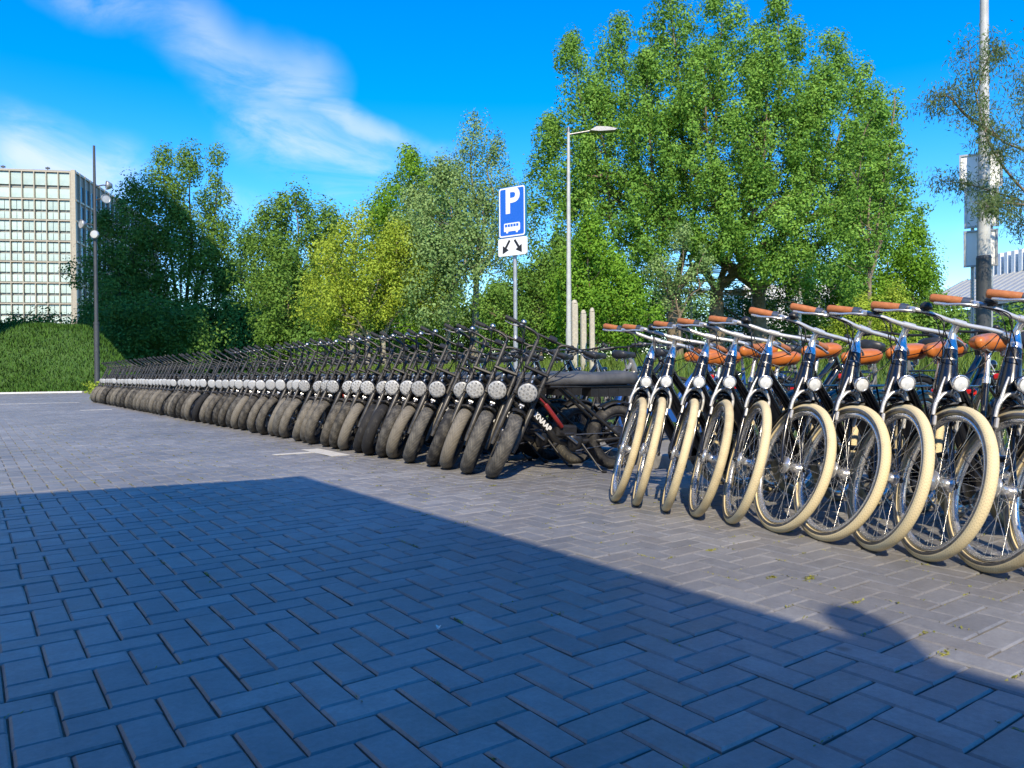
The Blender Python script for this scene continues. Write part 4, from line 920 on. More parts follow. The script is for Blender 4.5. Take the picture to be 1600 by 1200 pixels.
# ------------------------------------------------------------------ fat tyre bike
FB = Bike(); FB.R, FB.r = 0.236, 0.052; FB.wb = 1.13; FB.z = FB.R+FB.r
FB.ax = np.array([math.cos(R(65)), 0, math.sin(R(65))]); FB.P = np.array([0, 0, FB.z])+0.045*np.array([FB.ax[2], 0, -FB.ax[0]])
def fat_proto():
    z = FB.z; ax = FB.ax; P = FB.P
    root = empty('fat_tyre_bike', 'x', 'bicycle')
    prof = [(0.052*math.cos(t)*(1.0 if math.cos(t) > -.3 else .9), 0.058*math.sin(t)) for t in [2*PI*i/16 for i in range(16)]]
    ty = MB().torus((0, 0, 0), FB.R, prof, 56).mesh('fat_tyre', M['fat_dusty'])
    rm = MB().torus((0, 0, 0), 0.196, [(-.012, -.036), (.006, -.040), (.012, -.034), (-.002, 0), (.012, .034), (.006, .040), (-.012, .036), (-.016, 0)], 40).mesh('fat_rim', M['plastic'])
    sp = spokes_mb(.035, .19, .03, 28, .0016).mesh('fat_spokes', M['steel'])
    hub = MB().lathe([(.001, -.062), (.012, -.06), (.014, -.045), (.036, -.038), (.036, -.03), (.02, -.024), (.02, .024), (.036, .03), (.036, .038), (.014, .045), (.012, .06), (.001, .062)], 18).mesh('fat_hub', M['steel'])
    mhub = MB().lathe([(.001, -.07), (.014, -.068), (.016, -.05), (.085, -.042), (.098, -.03), (.098, .03), (.085, .042), (.016, .05), (.014, .068), (.001, .07)], 28).mesh('motor_hub', M['plastic'])
    disc = MB().lathe([(.045, .0475), (.088, .0475), (.088, .0495), (.045, .0495), (.045, .0475)], 30).mesh('brake_disc', M['alloy'])
    fw = wheel(root, 'front_wheel', (0, 0, z), ty, rm, sp, hub, extra=(('brake_disc', disc, None),))
    rw = wheel(root, 'rear_wheel', (FB.wb, 0, z), ty, rm, spokes_mb(.09, .19, .03, 28, .0016).mesh('fat_spokes_rear', M['steel']), mhub)
    st = []                                                          # parts that turn with the bars
    A = lambda t, y=0.0, f=0.0: np.array([0, y, z])+ax*t+np.array([-ax[2]*f, 0, ax[0]*f])
    for s in (-1, 1):
        b = MB(); b.tube([A(-.03, .092*s), A(.02, .092*s), A(.36, .092*s), A(.37, .092*s)], [.016, .021, .021, .018], n=12)
        b.tube([A(.37, .092*s), A(.90, .092*s)], .0155, n=12).tube([A(.55, .092*s), A(.575, .092*s)], .021, n=12)
        b.box(A(0, .092*s), (.03, .022, .045), bev=.006)
        st.append(b.obj('fork_leg', M['forkgrey'], root))
    b = MB()
    for t in (.43, .66): b.box(A(t, 0, .0), (.06, .215, .026), rot=Euler((0, R(25), 0)), bev=.006)
    b.tube([A(.40, 0, -.045), A(.70, 0, -.045)], .018, n=10)
    st.append(b.obj('fork_crown', M['matt'], root))
    # headlight between the legs
    c = A(.47, 0, .085); c = np.array([c[0]-.02, 0, c[2]+.0])
    lm = MB().lathe([(.001, .075), (.03, .07), (.062, .05), (.083, .015), (.086, 0), (.086, -.018), (.079, -.022)], 32, axis='x').mesh('headlight', M['matt'])
    h = bpy.data.objects.new('headlight', lm); COL.objects.link(h); h.parent = root; h.location = c; st.append(h)
    f = MB().lathe([(.080, -.021), (.075, -.027), (.05, -.031), (.001, -.033)], 32, axis='x').obj('lamp_face', M['ledface'], h)
    d = MB()
    for rr, nn, dr in ((0.0, 1, .011), (.034, 6, .0085), (.063, 11, .0075)):
        for i in range(nn):
            a = 2*PI*i/nn+.3; cy, cz = rr*math.cos(a), rr*math.sin(a); x0 = -.0335+.10*rr*rr*16*.1
            d.lathe([(dr, 0), (dr, -.0022), (dr*.62, -.0022), (dr*.62, -.0004)], 8, axis='x', center=(x0+.0015, cy, cz))
    d.obj('led_rings', M['leddot'], h)['kind'] = 'stuff'
    b = MB(); b.tube([A(.60, 0, .03), A(.53, 0, .06), A(.50, 0, .07)], .011, n=8); b.lathe([(.018, 0), (.02, .02), (.012, .035)], 10, axis='z', center=tuple(A(.585, 0, .05))); st.append(b.obj('lamp_bracket', M['alloy'], root))
    # mudguards
    def guard(R0, w, a0, a1, cx): return MB().torus((cx, 0, z), R0, [(0, -w), (.012, -w*.6), (.016, 0), (.012, w*.6), (0, w), (-.006, w*.95), (.008, 0), (-.006, -w*.95)], 22, a0=a0, a1=a1)
    st.append(guard(.304, .056, R(30), R(92), 0).obj('front_mudguard', M['matt'], root))
    guard(.306, .062, R(-5), R(122), FB.wb).obj('rear_mudguard', M['matt'], root)
    b = MB(); b.tube([(0.075, 0, z+.315), (.11, 0, z+.35)], .012, n=8).lathe([(.022, -.02), (.022, .02)], 10, center=(.10, 0, z+.335)); st.append(b.obj('guard_mount', M['alloy'], root))
    # bars: risers from the fork tops, swept back
    hb = MB()
    top = A(.90)
    path = [top+np.array([0, .092, 0]), top+np.array([.008, .094, .02]), top+np.array([.018, .125, .042]), top+np.array([.024, .18, .052]), top+np.array([.036, .235, .052]), top+np.array([.058, .285, .050]), top+np.array([.115, .40, .042])]
    for s in (-1, 1): hb.tube(spline([p*np.array([1, s, 1]) for p in path], 5), .0125, n=10)
    hb.tube([path[2]*np.array([1, -1, 1]), path[2]], .011, n=8); st.append(hb.obj('handlebar', M['matt'], root))
    for s in (-1, 1):
        q = [p*np.array([1, s, 1]) for p in (path[5]*.1+path[6]*.9, path[6]+(path[6]-path[5])*.06)]; q0 = path[5]*np.array([1, s, 1])
        g = MB(); g.tube([q0*.75+q[0]*.25, q[0], q[1]], [.0185, .0185, .0195], n=12); st.append(g.obj('grip', M['rubber'], root))
        l = MB(); e = q0+np.array([-.035, 0, -.012]); l.tube(spline([q0+np.array([-.01, -.02*s, -.005]), e, e+np.array([.005, .05*s, -.012]), e+np.array([.035, .115*s, -.016])], 4), .0055, n=6); l.box(q0+np.array([-.012, -.02*s, -.004]), (.035, .03, .03), bev=.006); st.append(l.obj('brake_lever', M['steel'], root))
    b = MB(); pb = path[4]; b.lathe([(.001, .03), (.016, .027), (.025, .012), (.026, 0), (.001, -.002)], 14, axis='z', center=(pb[0]+.04, pb[1]+.02, pb[2]+.012)); st.append(b.obj('bell', M['alloy'], root))
    b = MB(); b.box((path[2][0], -.02, path[2][2]+.01), (.05, .07, .04), rot=Euler((0, -.6, 0)), bev=.008); st.append(b.obj('display', M['plastic'], root))
    cb = MB(); rr = random.Random(3)
    for i in range(5):
        s = -1 if i % 2 else 1; a_ = path[5]*np.array([1, s, 1])+np.array([-.02, 0, -.01]); e = A(.52, .03*s, -.04)
        cb.tube(spline([a_, a_+np.array([-.10-.03*i, -.06*s, -.03+.02*i]), (a_+e)/2+np.array([-.11+.03*i, 0, .03-.03*i]), e], 6), .0035, n=5, caps=False)
    cb.tube(spline([A(.5, .05, .02), A(.36, .115, .02), A(.18, .112, 0), A(.05, .105, -.02)], 5), .0032, n=5, caps=False)
    st.append(cb.obj('cables', M['cable'], root)); st[-1]['kind'] = 'stuff'
    b = MB(); b.box(A(.09, .062, -.062), (.045, .035, .07), bev=.008); st.append(b.obj('brake_caliper', M['alloy'], root))
    # frame
    H0 = P+ax*.40; H1 = P+ax*.66; fr = MB(); fr.tube([H0, H1], .026, n=14)
    dt = spline([H0+ax*.04, H0+np.array([.10, 0, -.12]), (.44, 0, .40), (.53, 0, .295), (.64, 0, .262), (.80, 0, .262), (.90, 0, .268)], 6); fr.tube(dt, .031, n=14)
    for s in (-1, 1):
        fr.tube(spline([(.88, .02*s, .268), (.95, .075*s, .275), (FB.wb, .088*s, z)], 5), .016, n=9)
        fr.tube([(.56, .05*s, .735), (.60, .055*s, .70), (FB.wb-.02, .092*s, z+.02)], .0135, n=9)
        fr.tube(spline([(.42, .07*s, .745), (.80, .075*s, .742), (1.22, .075*s, .740), (1.285, .075*s, .725), (1.295, .076*s, .68), (1.24, .082*s, .52), (FB.wb+.02, .094*s, z+.03)], 5), .0125, n=9)
        fr.box((FB.wb, .092*s, z), (.06, .012, .07), bev=.008)
    fr.tube(spline([H1-ax*.05, (.36, 0, .775), (.46, 0, .742), (.56, 0, .738)], 5), .022, n=10)
    for x in (.50, .85, 1.22): fr.tube([(x, -.075, .738), (x, .075, .738)], .011, n=7)
    fr.obj('frame', M['matt'], root)
    # bench seat
    sb = MB(); n = 14; vs = []; K = 12
    for i in range(n+1):
        t = i/n; x = .36+t*.92; hh = .115*(0.72+0.28*min(1, t*3)); w = .075+.045*min(1, t*2.2); sag = -.016*math.sin(PI*min(1, max(0, (t-.15)/.7)))+.004*math.sin(t*31)
        sc_ = 0.82 if i in (0, n) else 1.0
        for k in range(K):
            a = 2*PI*k/K; cx, cz = math.cos(a), math.sin(a); e = 0.45
            vs.append((x, sc_*w*math.copysign(abs(cx)**e, cx), .752+hh/2+sc_*hh/2*math.copysign(abs(cz)**e, cz)+(sag if cz > 0 else 0)))
    fs = [(i*K+k, i*K+(k+1) % K, (i+1)*K+(k+1) % K, (i+1)*K+k) for i in range(n) for k in range(K)]+[tuple(range(K)), tuple(range(n*K, n*K+K))]
    sb.add(vs, fs, True).obj('seat', M['vinyl'], root)
    cr = MB(); cr.box((1.03, 0, .655), (.42, .145, .008)).box((1.03, -.07, .69), (.42, .006, .075)).box((1.03, .07, .69), (.42, .006, .075)).box((.82, 0, .69), (.006, .14, .075)).box((1.24, 0, .69), (.006, .14, .075))
    for x in (.90, 1.0, 1.1): cr.box((x, -.0745, .69), (.008, .004, .08))
    cr.obj('battery_tray', M['plastic'], root)
    MB().tube([(.395, -.045, .60), (.40, -.045, .592), (.555, -.05, .405), (.56, -.05, .398)], [.013, .019, .019, .013], n=14).tube([(.33, -.042, .66), (.395, -.045, .60)], .009, n=8).obj('damper', M['redpaint'], root)
    # lettering down the tube, both sides
    tm = text_mesh('KNAAP', .062, .003); tm.materials.append(M['white'])
    u = np.array(dt[14])-np.array(dt[5]); u /= np.linalg.norm(u); c0 = np.array(dt[9]) if False else (np.array(dt[5])+np.array(dt[14]))/2; up = np.array([-u[2], 0, u[0]])
    for s in (-1, 1):
        o = bpy.data.objects.new('lettering', tm); COL.objects.link(o); o.parent = root
        uu = u if s < 0 else -u; vv = np.cross([0, s, 0], uu)
        m = Matrix.Identity(4)
        for i in range(3): m[i][0] = uu[i]; m[i][1] = vv[i]; m[i][2] = (0, s, 0)[i]; m[i][3] = c0[i]+(0, s*.0318, 0)[i]
        o.matrix_local = m
    # drive
    cx, cz = .70, .262
    MB().lathe([(.001, -.055), (.03, -.05), (.075, -.045), (.078, -.03), (.03, -.028), (.025, .05), (.001, .055)], 26, center=(cx, 0, cz)).obj('crank_set', M['plastic'], root)
    for s in (-1, 1):
        d = np.array([math.cos(R(35)), 0, -math.sin(R(35))])*s; e = np.array([cx, .075*s, cz])+d*.165
        MB().tube([(cx, .065*s, cz), e], [.014, .010], n=8).obj('crank_arm', M['alloy'], root)
        MB().box(e+np.array([0, .055*s, 0]), (.095, .085, .024), bev=.006).tube([e, e+np.array([0, .1*s, 0])], .006, n=6).obj('pedal', M['plastic'], root)
    MB().tube([(cx, -.052, cz+.07), (FB.wb, -.056, z+.045), (FB.wb+.045, -.056, z), (FB.wb, -.056, z-.045), (cx, -.052, cz-.07)], .006, n=5).obj('chain', M['steel'], root)
    MB().tube([(.76, -.05, .25), (.86, -.20, .045), (.87, -.215, .035)], [.011, .009, .009], n=8).tube([(.87, -.215, .035), (.905, -.222, .032)], .012, n=8).obj('kickstand', M['matt'], root)
    MB().box((1.335, 0, .71), (.02, .09, .03), bev=.005).obj('tail_light', M['red'], root)
    MB().box((.62, 0, .36), (.20, .08, .10), rot=Euler((0, .05, 0)), bev=.015).obj('controller_box', M['plastic'], root)
    for o in st: o['steer'] = 1
    fw['steer'] = 1
    return root
# ------------------------------------------------------------------ city bike
CB = Bike(); CB.R, CB.r = 0.331, 0.0245; CB.wb = 1.12; CB.z = CB.R+CB.r
CB.ax = np.array([math.cos(R(68)), 0, math.sin(R(68))]); CB.P = np.array([0, 0, CB.z])+0.052*np.array([CB.ax[2], 0, -CB.ax[0]])
def city_proto():
    z = CB.z; ax = CB.ax; P = CB.P; A = lambda t, y=0.0, f=0.0: P+ax*t+np.array([-ax[2]*f, y, ax[0]*f])
    root = empty('city_bicycle', 'x', 'bicycle'); st = []
    ty = MB().torus((0, 0, 0), CB.R, [(.0245*math.cos(t)*(1 if math.cos(t) > -.4 else .8), .0245*math.sin(t)) for t in [2*PI*i/14 for i in range(14)]], 72).mesh('city_tyre', M['cream'])
    rm = MB().torus((0, 0, 0), .304, [(-.016, -.008), (-.006, -.0145), (.006, -.0155), (.008, -.012), (.004, 0), (.008, .012), (.006, .0155), (-.006, .0145), (-.016, .008)], 64).mesh('city_rim', M['chrome'])
    sp = spokes_mb(.032, .29, .032, 36, .00115, cross=1.0).mesh('city_spokes', M['chrome'])
    hub = MB().lathe([(.001, -.068), (.007, -.066), (.008, -.046), (.036, -.040), (.038, -.034), (.022, -.028), (.021, .026), (.034, .030), (.046, .036), (.046, .046), (.008, .05), (.007, .066), (.001, .068)], 22).mesh('city_hub', M['chrome'])
    bnd = MB()
    for s in (-1, 1): bnd.lathe([(.332, .0240*s), (.328, .0250*s), (.322, .0244*s), (.317, .0215*s)], 64)
    bd = bnd.mesh('reflex_band', M['steel'])
    fw = wheel(root, 'front_wheel', (0, 0, z), ty, rm, sp, hub, extra=(('reflex_band', bd, None),)); rw = wheel(root, 'rear_wheel', (CB.wb, 0, z), ty, rm, sp, hub, extra=(('reflex_band', bd, None),)); fw['steer'] = 1
    for s in (-1, 1):                                                # slim raked blades
        b = MB(); b.tube(spline([A(.405, .034*s), A(.36, .045*s), A(.22, .054*s, .004), A(.10, .058*s, .022), (0, .060*s, z)], 5), list(np.linspace(.0155, .0085, 21)), n=9).box((0, .061*s, z), (.022, .006, .032), bev=.002)
        b.lathe([(.001, .009), (.011, .008), (.012, 0)] if s > 0 else [(.012, 0), (.011, -.008), (.001, -.009)], 8, center=(0, .064*s, z)); st.append(b.obj('fork_blade', M['paint'], root))
    b = MB(); b.tube([A(.40, -.045), A(.405, -.03), A(.41, 0), A(.405, .03), A(.40, .045)], [.014, .018, .02, .018, .014], n=10); st.append(b.obj('fork_crown', M['paint'], root))
    # silver brake arch over the tyre
    b = MB()
    b.tube(spline([A(.31, -.062, .03), A(.36, -.06, .035), A(.405, -.045, .037), A(.43, 0, .04), A(.405, .045, .037), A(.36, .06, .035), A(.31, .062, .03)], 4), [.0085]*4+[.0095]*17+[.0085]*4, n=8)
    b.tube(spline([A(.37, .058, .04), A(.44, .05, .045), A(.50, .036, .042)], 4), list(np.linspace(.009, .004, 9)), n=8)
    b.tube(spline([A(.37, .058, .04), A(.42, .03, .05), A(.435, -.02, .052), A(.38, -.055, .045)], 4), .006, n=7)
    for s in (-1, 1): b.box(A(.285, .052*s, .028), (.05, .014, .02), rot=Euler((0, R(-68), 0)), bev=.004)
    st.append(b.obj('rim_brake', M['silver'], root))
    def guard(R0, w, a0, a1, cx): return MB().torus((cx, 0, z), R0, [(-.008, -w), (.004, -w*.8), (.010, 0), (.004, w*.8), (-.008, w), (-.010, w*.95), (.004, 0), (-.010, -w*.95)], 30, a0=a0, a1=a1)
    st.append(guard(.366, .027, R(0), R(84), 0).obj('front_mudguard', M['paint'], root)); guard(.368, .030, R(-28), R(140), CB.wb).obj('rear_mudguard', M['paint'], root)
    b = MB()
    for s in (-1, 1): b.tube([(0, .062*s, z), (.36*math.cos(R(12)), .03*s, z+.36*math.sin(R(12)))], .0025, n=5)
    st.append(b.obj('guard_stay', M['steel'], root))
    # head lamp on a wire bracket
    c = A(.465, 0, .098); lm = MB().lathe([(.001, .062), (.016, .06), (.028, .04), (.036, .010), (.038, -.012), (.035, -.016)], 28, axis='x').mesh('headlight', M['paint'])
    h = bpy.data.objects.new('headlight', lm); COL.objects.link(h); h.parent = root; h.location = c; st.append(h)
    MB().lathe([(.039, -.006), (.0395, -.014), (.034, -.0175), (.031, -.013), (.016, -.004), (.001, 0)], 28, axis='x').obj('reflector', M['reflector'], h)
    MB().lathe([(.0310, -.0150), (.018, -.0185), (.001, -.0195)], 24, axis='x').obj('bulb_cover', M['lens'], h)
    b = MB(); b.tube([A(.42, -.008, .03), A(.43, -.008, .06), tuple(c+np.array([.02, -.008, -.035]))], .003, n=6).tube([A(.42, .008, .03), A(.43, .008, .06), tuple(c+np.array([.02, .008, -.035]))], .003, n=6); st.append(b.obj('lamp_bracket', M['chrome'], root))
    # stem and bars
    b = MB(); b.tube([A(.655), A(.672), A(.69), A(.74), A(.762, 0, .012), A(.78, 0, .03)], [.031, .030, .024, .0165, .0155, .017], n=16); st.append(b.obj('stem', M['chrome'], root))
    cl = A(.785, 0, .04); hb = MB(); half = [cl, cl+np.array([0, .05, 0]), cl+np.array([.002, .12, .006]), cl+np.array([.012, .19, .010]), cl+np.array([.034, .235, .008]), cl+np.array([.066, .268, .002]), cl+np.array([.135, .33, -.008])]
    hp = [p*np.array([1, -1, 1]) for p in half[::-1]]+half[1:]; hb.tube(spline(hp, 5), .0115, n=12); hb.tube([cl+np.array([0, -.03, 0]), cl+np.array([0, .03, 0])], .0165, n=12); st.append(hb.obj('handlebar', M['silver'], root))
    for s in (-1, 1):
        f = np.array([1, s, 1]); q0, q1 = half[5]*f, half[6]*f; d = (q1-q0)/np.linalg.norm(q1-q0); q0 = q0-d*.012
        g = MB(); g.tube([q0, q0+d*.004, q0+d*.07, q0+d*.128, q0+d*.136, q0+d*.138], [.018, .0195, .0205, .0205, .018, .008], n=14); st.append(g.obj('grip', M['grip'], root))
        g = MB(); g.tube([q0-d*.036, q0-d*.002], .0215, n=12); st.append(g.obj('shifter', M['steel'], root))
        l = MB(); e = q0-d*.05; perp = np.array([-d[1]*s, d[0]*s, 0]); perp /= np.linalg.norm(perp); perp = np.array([-abs(perp[0]), perp[1], 0]) if perp[0] > 0 else perp
        w0 = e+np.array([-.03, .008*s, -.012]); l.box(e+np.array([-.012, .003*s, -.006]), (.04, .03, .026), bev=.006)
        l.tube(spline([w0, w0+d*.05+np.array([-.016, .012*s, -.004]), w0+d*.11+np.array([-.022, .018*s, -.014]), w0+d*.165+np.array([-.012, .012*s, -.014])], 4), [.006]*9+[.0075]*3+[.006], n=7); st.append(l.obj('brake_lever', M['chrome'], root))
    b = MB(); pb = half[3]; b.lathe([(.001, .032), (.016, .03), (.027, .014), (.028, 0), (.001, -.002)], 16, axis='z', center=(pb[0]-.01, pb[1]-.02, pb[2]+.014)); b.box((pb[0], pb[1]-.02, pb[2]+.006), (.03, .03, .02), bev=.004); st.append(b.obj('bell', M['plastic'], root))
    cb = MB()
    for s, e, bow in ((-1, A(.46, .04, .05), .14), (1, A(.66, -.03, -.02), .16), (-1, A(.62, .03, -.03), .10), (1, A(.55, -.03, .02), .11), (1, A(.58, .035, .0), .20)):
        a_ = half[4]*np.array([1, s, 1])+np.array([-.02, -.02*s, -.01]); m1 = a_+np.array([-bow*.75, -.06*s, -.01]); m2 = (a_+e)/2+np.array([-bow*.7, .0, -.02+bow*.1])
        cb.tube(spline([a_, m1, m2, e], 7), .0026, n=5, caps=False)
    st.append(cb.obj('cables', M['cable'], root)); st[-1]['kind'] = 'stuff'
    # frame
    fr = MB(); fr.tube([A(.425), A(.435), A(.47), A(.53), A(.60), A(.645), A(.655)], [.036, .046, .049, .045, .037, .033, .031], n=20)
    fr.tube(spline([A(.47), A(.45)+np.array([.06, 0, -.05]), (.46, 0, .50), (.60, 0, .335), (.65, 0, .29)], 5), list(np.linspace(.047, .038, 21)), n=16)
    fr.tube(spline([A(.60), A(.58)+np.array([.05, 0, -.045]), (.50, 0, .66), (.68, 0, .455), (.70, 0, .43)], 5), list(np.linspace(.030, .025, 21)), n=12)
    bb = np.array([.655, 0, .285]); stp = np.array([.815, 0, .80]); fr.tube([bb, stp], .0165, n=12); fr.lathe([(.022, -.036), (.022, .036)], 14, center=tuple(bb))
    for s in (-1, 1):
        fr.tube(spline([bb+np.array([0, .02*s, 0]), bb+np.array([.12, .042*s, .015]), (CB.wb, .062*s, z)], 4), .010, n=8); fr.tube([stp+np.array([-.012, .012*s, -.04]), stp+np.array([.04, .035*s, -.10]), (CB.wb, .062*s, z)], .008, n=8); fr.box((CB.wb, .063*s, z), (.04, .006, .045), bev=.003)
    fr.obj('frame', M['paint'], root)
    tm = text_mesh('ROYAL', .016, .0005) if False else None
    # small pale maker's band round the head tube
    MB().tube([A(.598), A(.604)], .0378, n=18, caps=False).obj('head_band', M['steel'], root)
    dsp = stp-bb; dsp /= np.linalg.norm(dsp); MB().tube([stp-dsp*.12, stp+dsp*.155], .0136, n=12).tube([stp-dsp*.03, stp+dsp*.004], .0205, n=12).obj('seat_post', M['chrome'], root)
    # saddle
    top = stp+dsp*.165; sd = MB(); n = 16; K = 14; vs = []
    for i in range(n+1):
        t = i/n; x = -.17+t*.30; w = .026+.088*float(sstep((t-.28)/.5)) ; w *= (1-.35*max(0, (t-.85)/.15)**2); hh = .046+.028*t; w = max(w, .012); zz_ = .012*math.sin(PI*t)-.010*(1-abs(2*t-1))+.016*t*t; sc_ = .55 if i in (0, n) else 1
        for k in range(K):
            a = 2*PI*k/K; c_, s_ = math.cos(a), math.sin(a); vs.append((top[0]+x, w*sc_*math.copysign(abs(c_)**.7, c_), top[2]+.03+zz_+sc_*(hh*.55*s_ if s_ > 0 else hh*.9*s_)))
    sd.add(vs, [(i*K+k, i*K+(k+1) % K, (i+1)*K+(k+1) % K, (i+1)*K+k) for i in range(n) for k in range(K)]+[tuple(range(K)), tuple(range(n*K, n*K+K))], True); sdo = sd.obj('saddle', M['tan'], root)
    b = MB()
    for s in (-1, 1): b.tube(spline([top+np.array([-.12, .012*s, .0]), top+np.array([-.02, .022*s, -.02]), top+np.array([.08, .045*s, .0])], 4), .0035, n=6); b.lathe([(.012, -.03), (.016, -.01), (.016, .01), (.012, .03)], 10, axis='z', center=tuple(top+np.array([.075, .045*s, -.015])))
    b.obj('saddle_rail', M['chrome'], sdo)
    # rack, light, chain case, stand
    b = MB()
    for s in (-1, 1): b.tube(spline([stp+np.array([.01, .03*s, -.04]), stp+np.array([.08, .05*s, -.045]), (1.30, .055*s, .752), (1.315, .03*s, .752)], 5), .0065, n=7); b.tube([(1.20, .055*s, .752), (CB.wb+.01, .066*s, z)], .006, n=7); b.tube([(.98, .055*s, .754), (CB.wb+.005, .066*s, z)], .006, n=7)
    b.tube([(1.315, -.03, .752), (1.315, .03, .752)], .0065, n=7)
    for x in (.95, 1.08, 1.2): b.tube([(x, -.055, .753), (x, .055, .753)], .005, n=6)
    b.obj('rack', M['paint'], root)
    MB().box((1.335, 0, .715), (.035, .075, .045), bev=.012).obj('tail_light', M['red'], root)
    cc = MB(); a = bb; e = np.array([CB.wb, 0, z]); pts = []
    for i in range(13): t = PI/2+PI*i/12; pts.append((a[0]+.10*math.cos(t), a[2]+.10*math.sin(t)))
    for i in range(9): t = -PI/2+PI*i/8; pts.append((e[0]+.055*math.cos(t), e[2]+.055*math.sin(t)))
    cc.prism(pts, .045, .058); cc.obj('chain_case', M['paint'], root)
    for s in (-1, 1):
        d = np.array([math.cos(R(-50)), 0, math.sin(R(-50))])*s; q = np.array([bb[0], .07*s, bb[2]])+d*.17
        MB().tube([(bb[0], .04*s, bb[2]), (bb[0], .066*s, bb[2]), q], [.012, .013, .010], n=8).obj('crank_arm', M['chrome'], root)
        MB().box(q+np.array([0, .05*s, 0]), (.085, .075, .022), bev=.005).obj('pedal', M['rubber'], root)
    MB().tube([(.80, -.055, .29), (.93, -.17, .03)], [.010, .008], n=8).tube([(.93, -.17, .03), (.95, -.18, .018)], .012, n=8).obj('kickstand', M['chrome'], root)
    MB().torus((.80, 0, .62), .055, [(.011*math.cos(t), .011*math.sin(t)) for t in [2*PI*i/8 for i in range(8)]], 20, a0=R(-40), a1=R(220)).obj('frame_lock', M['plastic'], root)
    for o in st: o['steer'] = 1
    return root

# ------------------------------------------------------------------ placing
def place(root, B_, target, lean, steer, yaw, front_z=0.0, rear_z=0.0):
    """lean and turn the bars, drop both tyres on the ground, put the front contact on target"""
    S = axis_rot(B_.P, B_.ax, steer)
    for ch in root.children:
        if ch.get('steer'):
            base = Matrix(ch['rest']) if 'rest' in ch else ch.matrix_basis.copy()
            ch.matrix_basis = S @ base
    fc = S @ Vector((0, 0, B_.z)); fa = (S.to_3x3() @ Vector((0, 1, 0))); rc = Vector((B_.wb, 0, B_.z)); ra = Vector((0, 1, 0)); pitch = 0.0
    def low(c, a, Rm):
        c = Rm @ c; a = Rm @ a; e = Vector((0, 0, 1))-a*a.z; e.normalize(); p = c-e*B_.R; return Vector((p.x, p.y, p.z-B_.r))
    for _ in range(8):
        Rm = Euler((lean, pitch, yaw), 'XYZ').to_matrix(); f = low(fc, fa, Rm); r = low(rc, ra, Rm)
        pitch += ((r.z-f.z)-(rear_z-front_z))/B_.wb
    Rm = Euler((lean, pitch, yaw), 'XYZ').to_matrix(); f = low(fc, fa, Rm)
    root.rotation_euler = (lean, pitch, yaw); root.location = (target[0]-f.x, target[1]-f.y, front_z-f.z-0.002)
def remember(root):
    for ch in root.children:
        if ch.get('steer'): ch['rest'] = [list(r) for r in ch.matrix_basis]
def dup(root, skip=()):
    def cp(o, parent):
        c = o.copy(); COL.objects.link(c)
        if parent: c.parent = parent
        for ch in o.children:
            if ch.name.split('.')[0] in skip: continue
            cp(ch, c)
        return c
    return cp(root, None)
def kids(o):
    for c in o.children:
        yield c; yield from kids(c)
def swap(root, name, m, old=None):
    """give the parts of this kind another material without touching the shared mesh"""
    for c in kids(root):
        if c.name.split('.')[0] in name and c.type == 'MESH' and c.material_slots:
            c.material_slots[0].link = 'OBJECT'; c.material_slots[0].material = m
ORD = 'first second third fourth fifth sixth seventh eighth ninth tenth eleventh twelfth thirteenth fourteenth fifteenth sixteenth seventeenth eighteenth nineteenth'.split()
TENS = {2: 'twent', 3: 'thirt', 4: 'fort', 5: 'fift', 6: 'sixt'}
def ordinal(n):
    if n < 20: return ORD[n-1]
    t, u = divmod(n, 10)
    return TENS[t]+'ieth' if u == 0 else TENS[t]+'y-'+ORD[u-1]

rb = random.Random(21)
fat = fat_proto(); remember(fat)
FY = [5.05, 5.4, 5.79, 6.05, 6.42, 6.84, 7.03, 7.3, 7.61, 7.97, 8.19, 8.5, 8.9, 9.19, 9.46, 10.0, 10.21, 10.47, 10.78, 11.2, 11.85, 12.2, 12.49, 12.89, 13.2, 13.66, 14.15, 14.58, 15.04]
y = 15.04
while y < 28.4: y += rb.uniform(.34, .52); FY.append(y)
CLEAN = {0, 1, 3, 4, 6, 7, 8, 16, 22, 27}
GF = 'black fat tyre bikes in the long row'
far_skip = ('led_rings', 'cables', 'bell', 'display', 'lettering', 'brake_disc', 'brake_caliper', 'guard_mount', 'lamp_bracket', 'pedal', 'crank_arm', 'controller_box', 'tail_light', 'battery_tray', 'chain', 'damper', 'brake_lever')
for i, yy in enumerate(FY):
    skip = () if i < 16 else (far_skip if i > 24 else ('led_rings', 'display', 'bell', 'lettering', 'brake_disc', 'controller_box', 'chain'))
    o = fat if i == 0 else dup(fat, skip)
    clean = i in CLEAN
    swap(o, ('tyre',), M['fat_clean'] if clean else M['fat_dusty'])
    if not clean: swap(o, ('front_mudguard', 'fork_leg'), M['forkgrey'])
    if i not in (0, 6, 13): swap(o, ('damper',), M['matt'])
    steer = R(rb.uniform(50, 59)) if i else R(66)
    place(o, FB, (3.45+rb.uniform(-.03, .03), yy), R(rb.uniform(3, 6)), steer, R(rb.uniform(-2, 2)) + (R(-9) if i == 0 else R(-3)))
    w = 'dark clean tyres' if clean else 'dusty brown tyres'
    o['group'] = GF
    o['label'] = ('fat tyre bike with its grey bench seat in full view beside cream tyres' if i == 0 else
                  'last fat tyre bike at the far end of the row, beside the green weed' if i == len(FY)-1 else
                  f'black fat tyre bike, {w}, {ordinal(i+1)} in its row from the cream tyres')

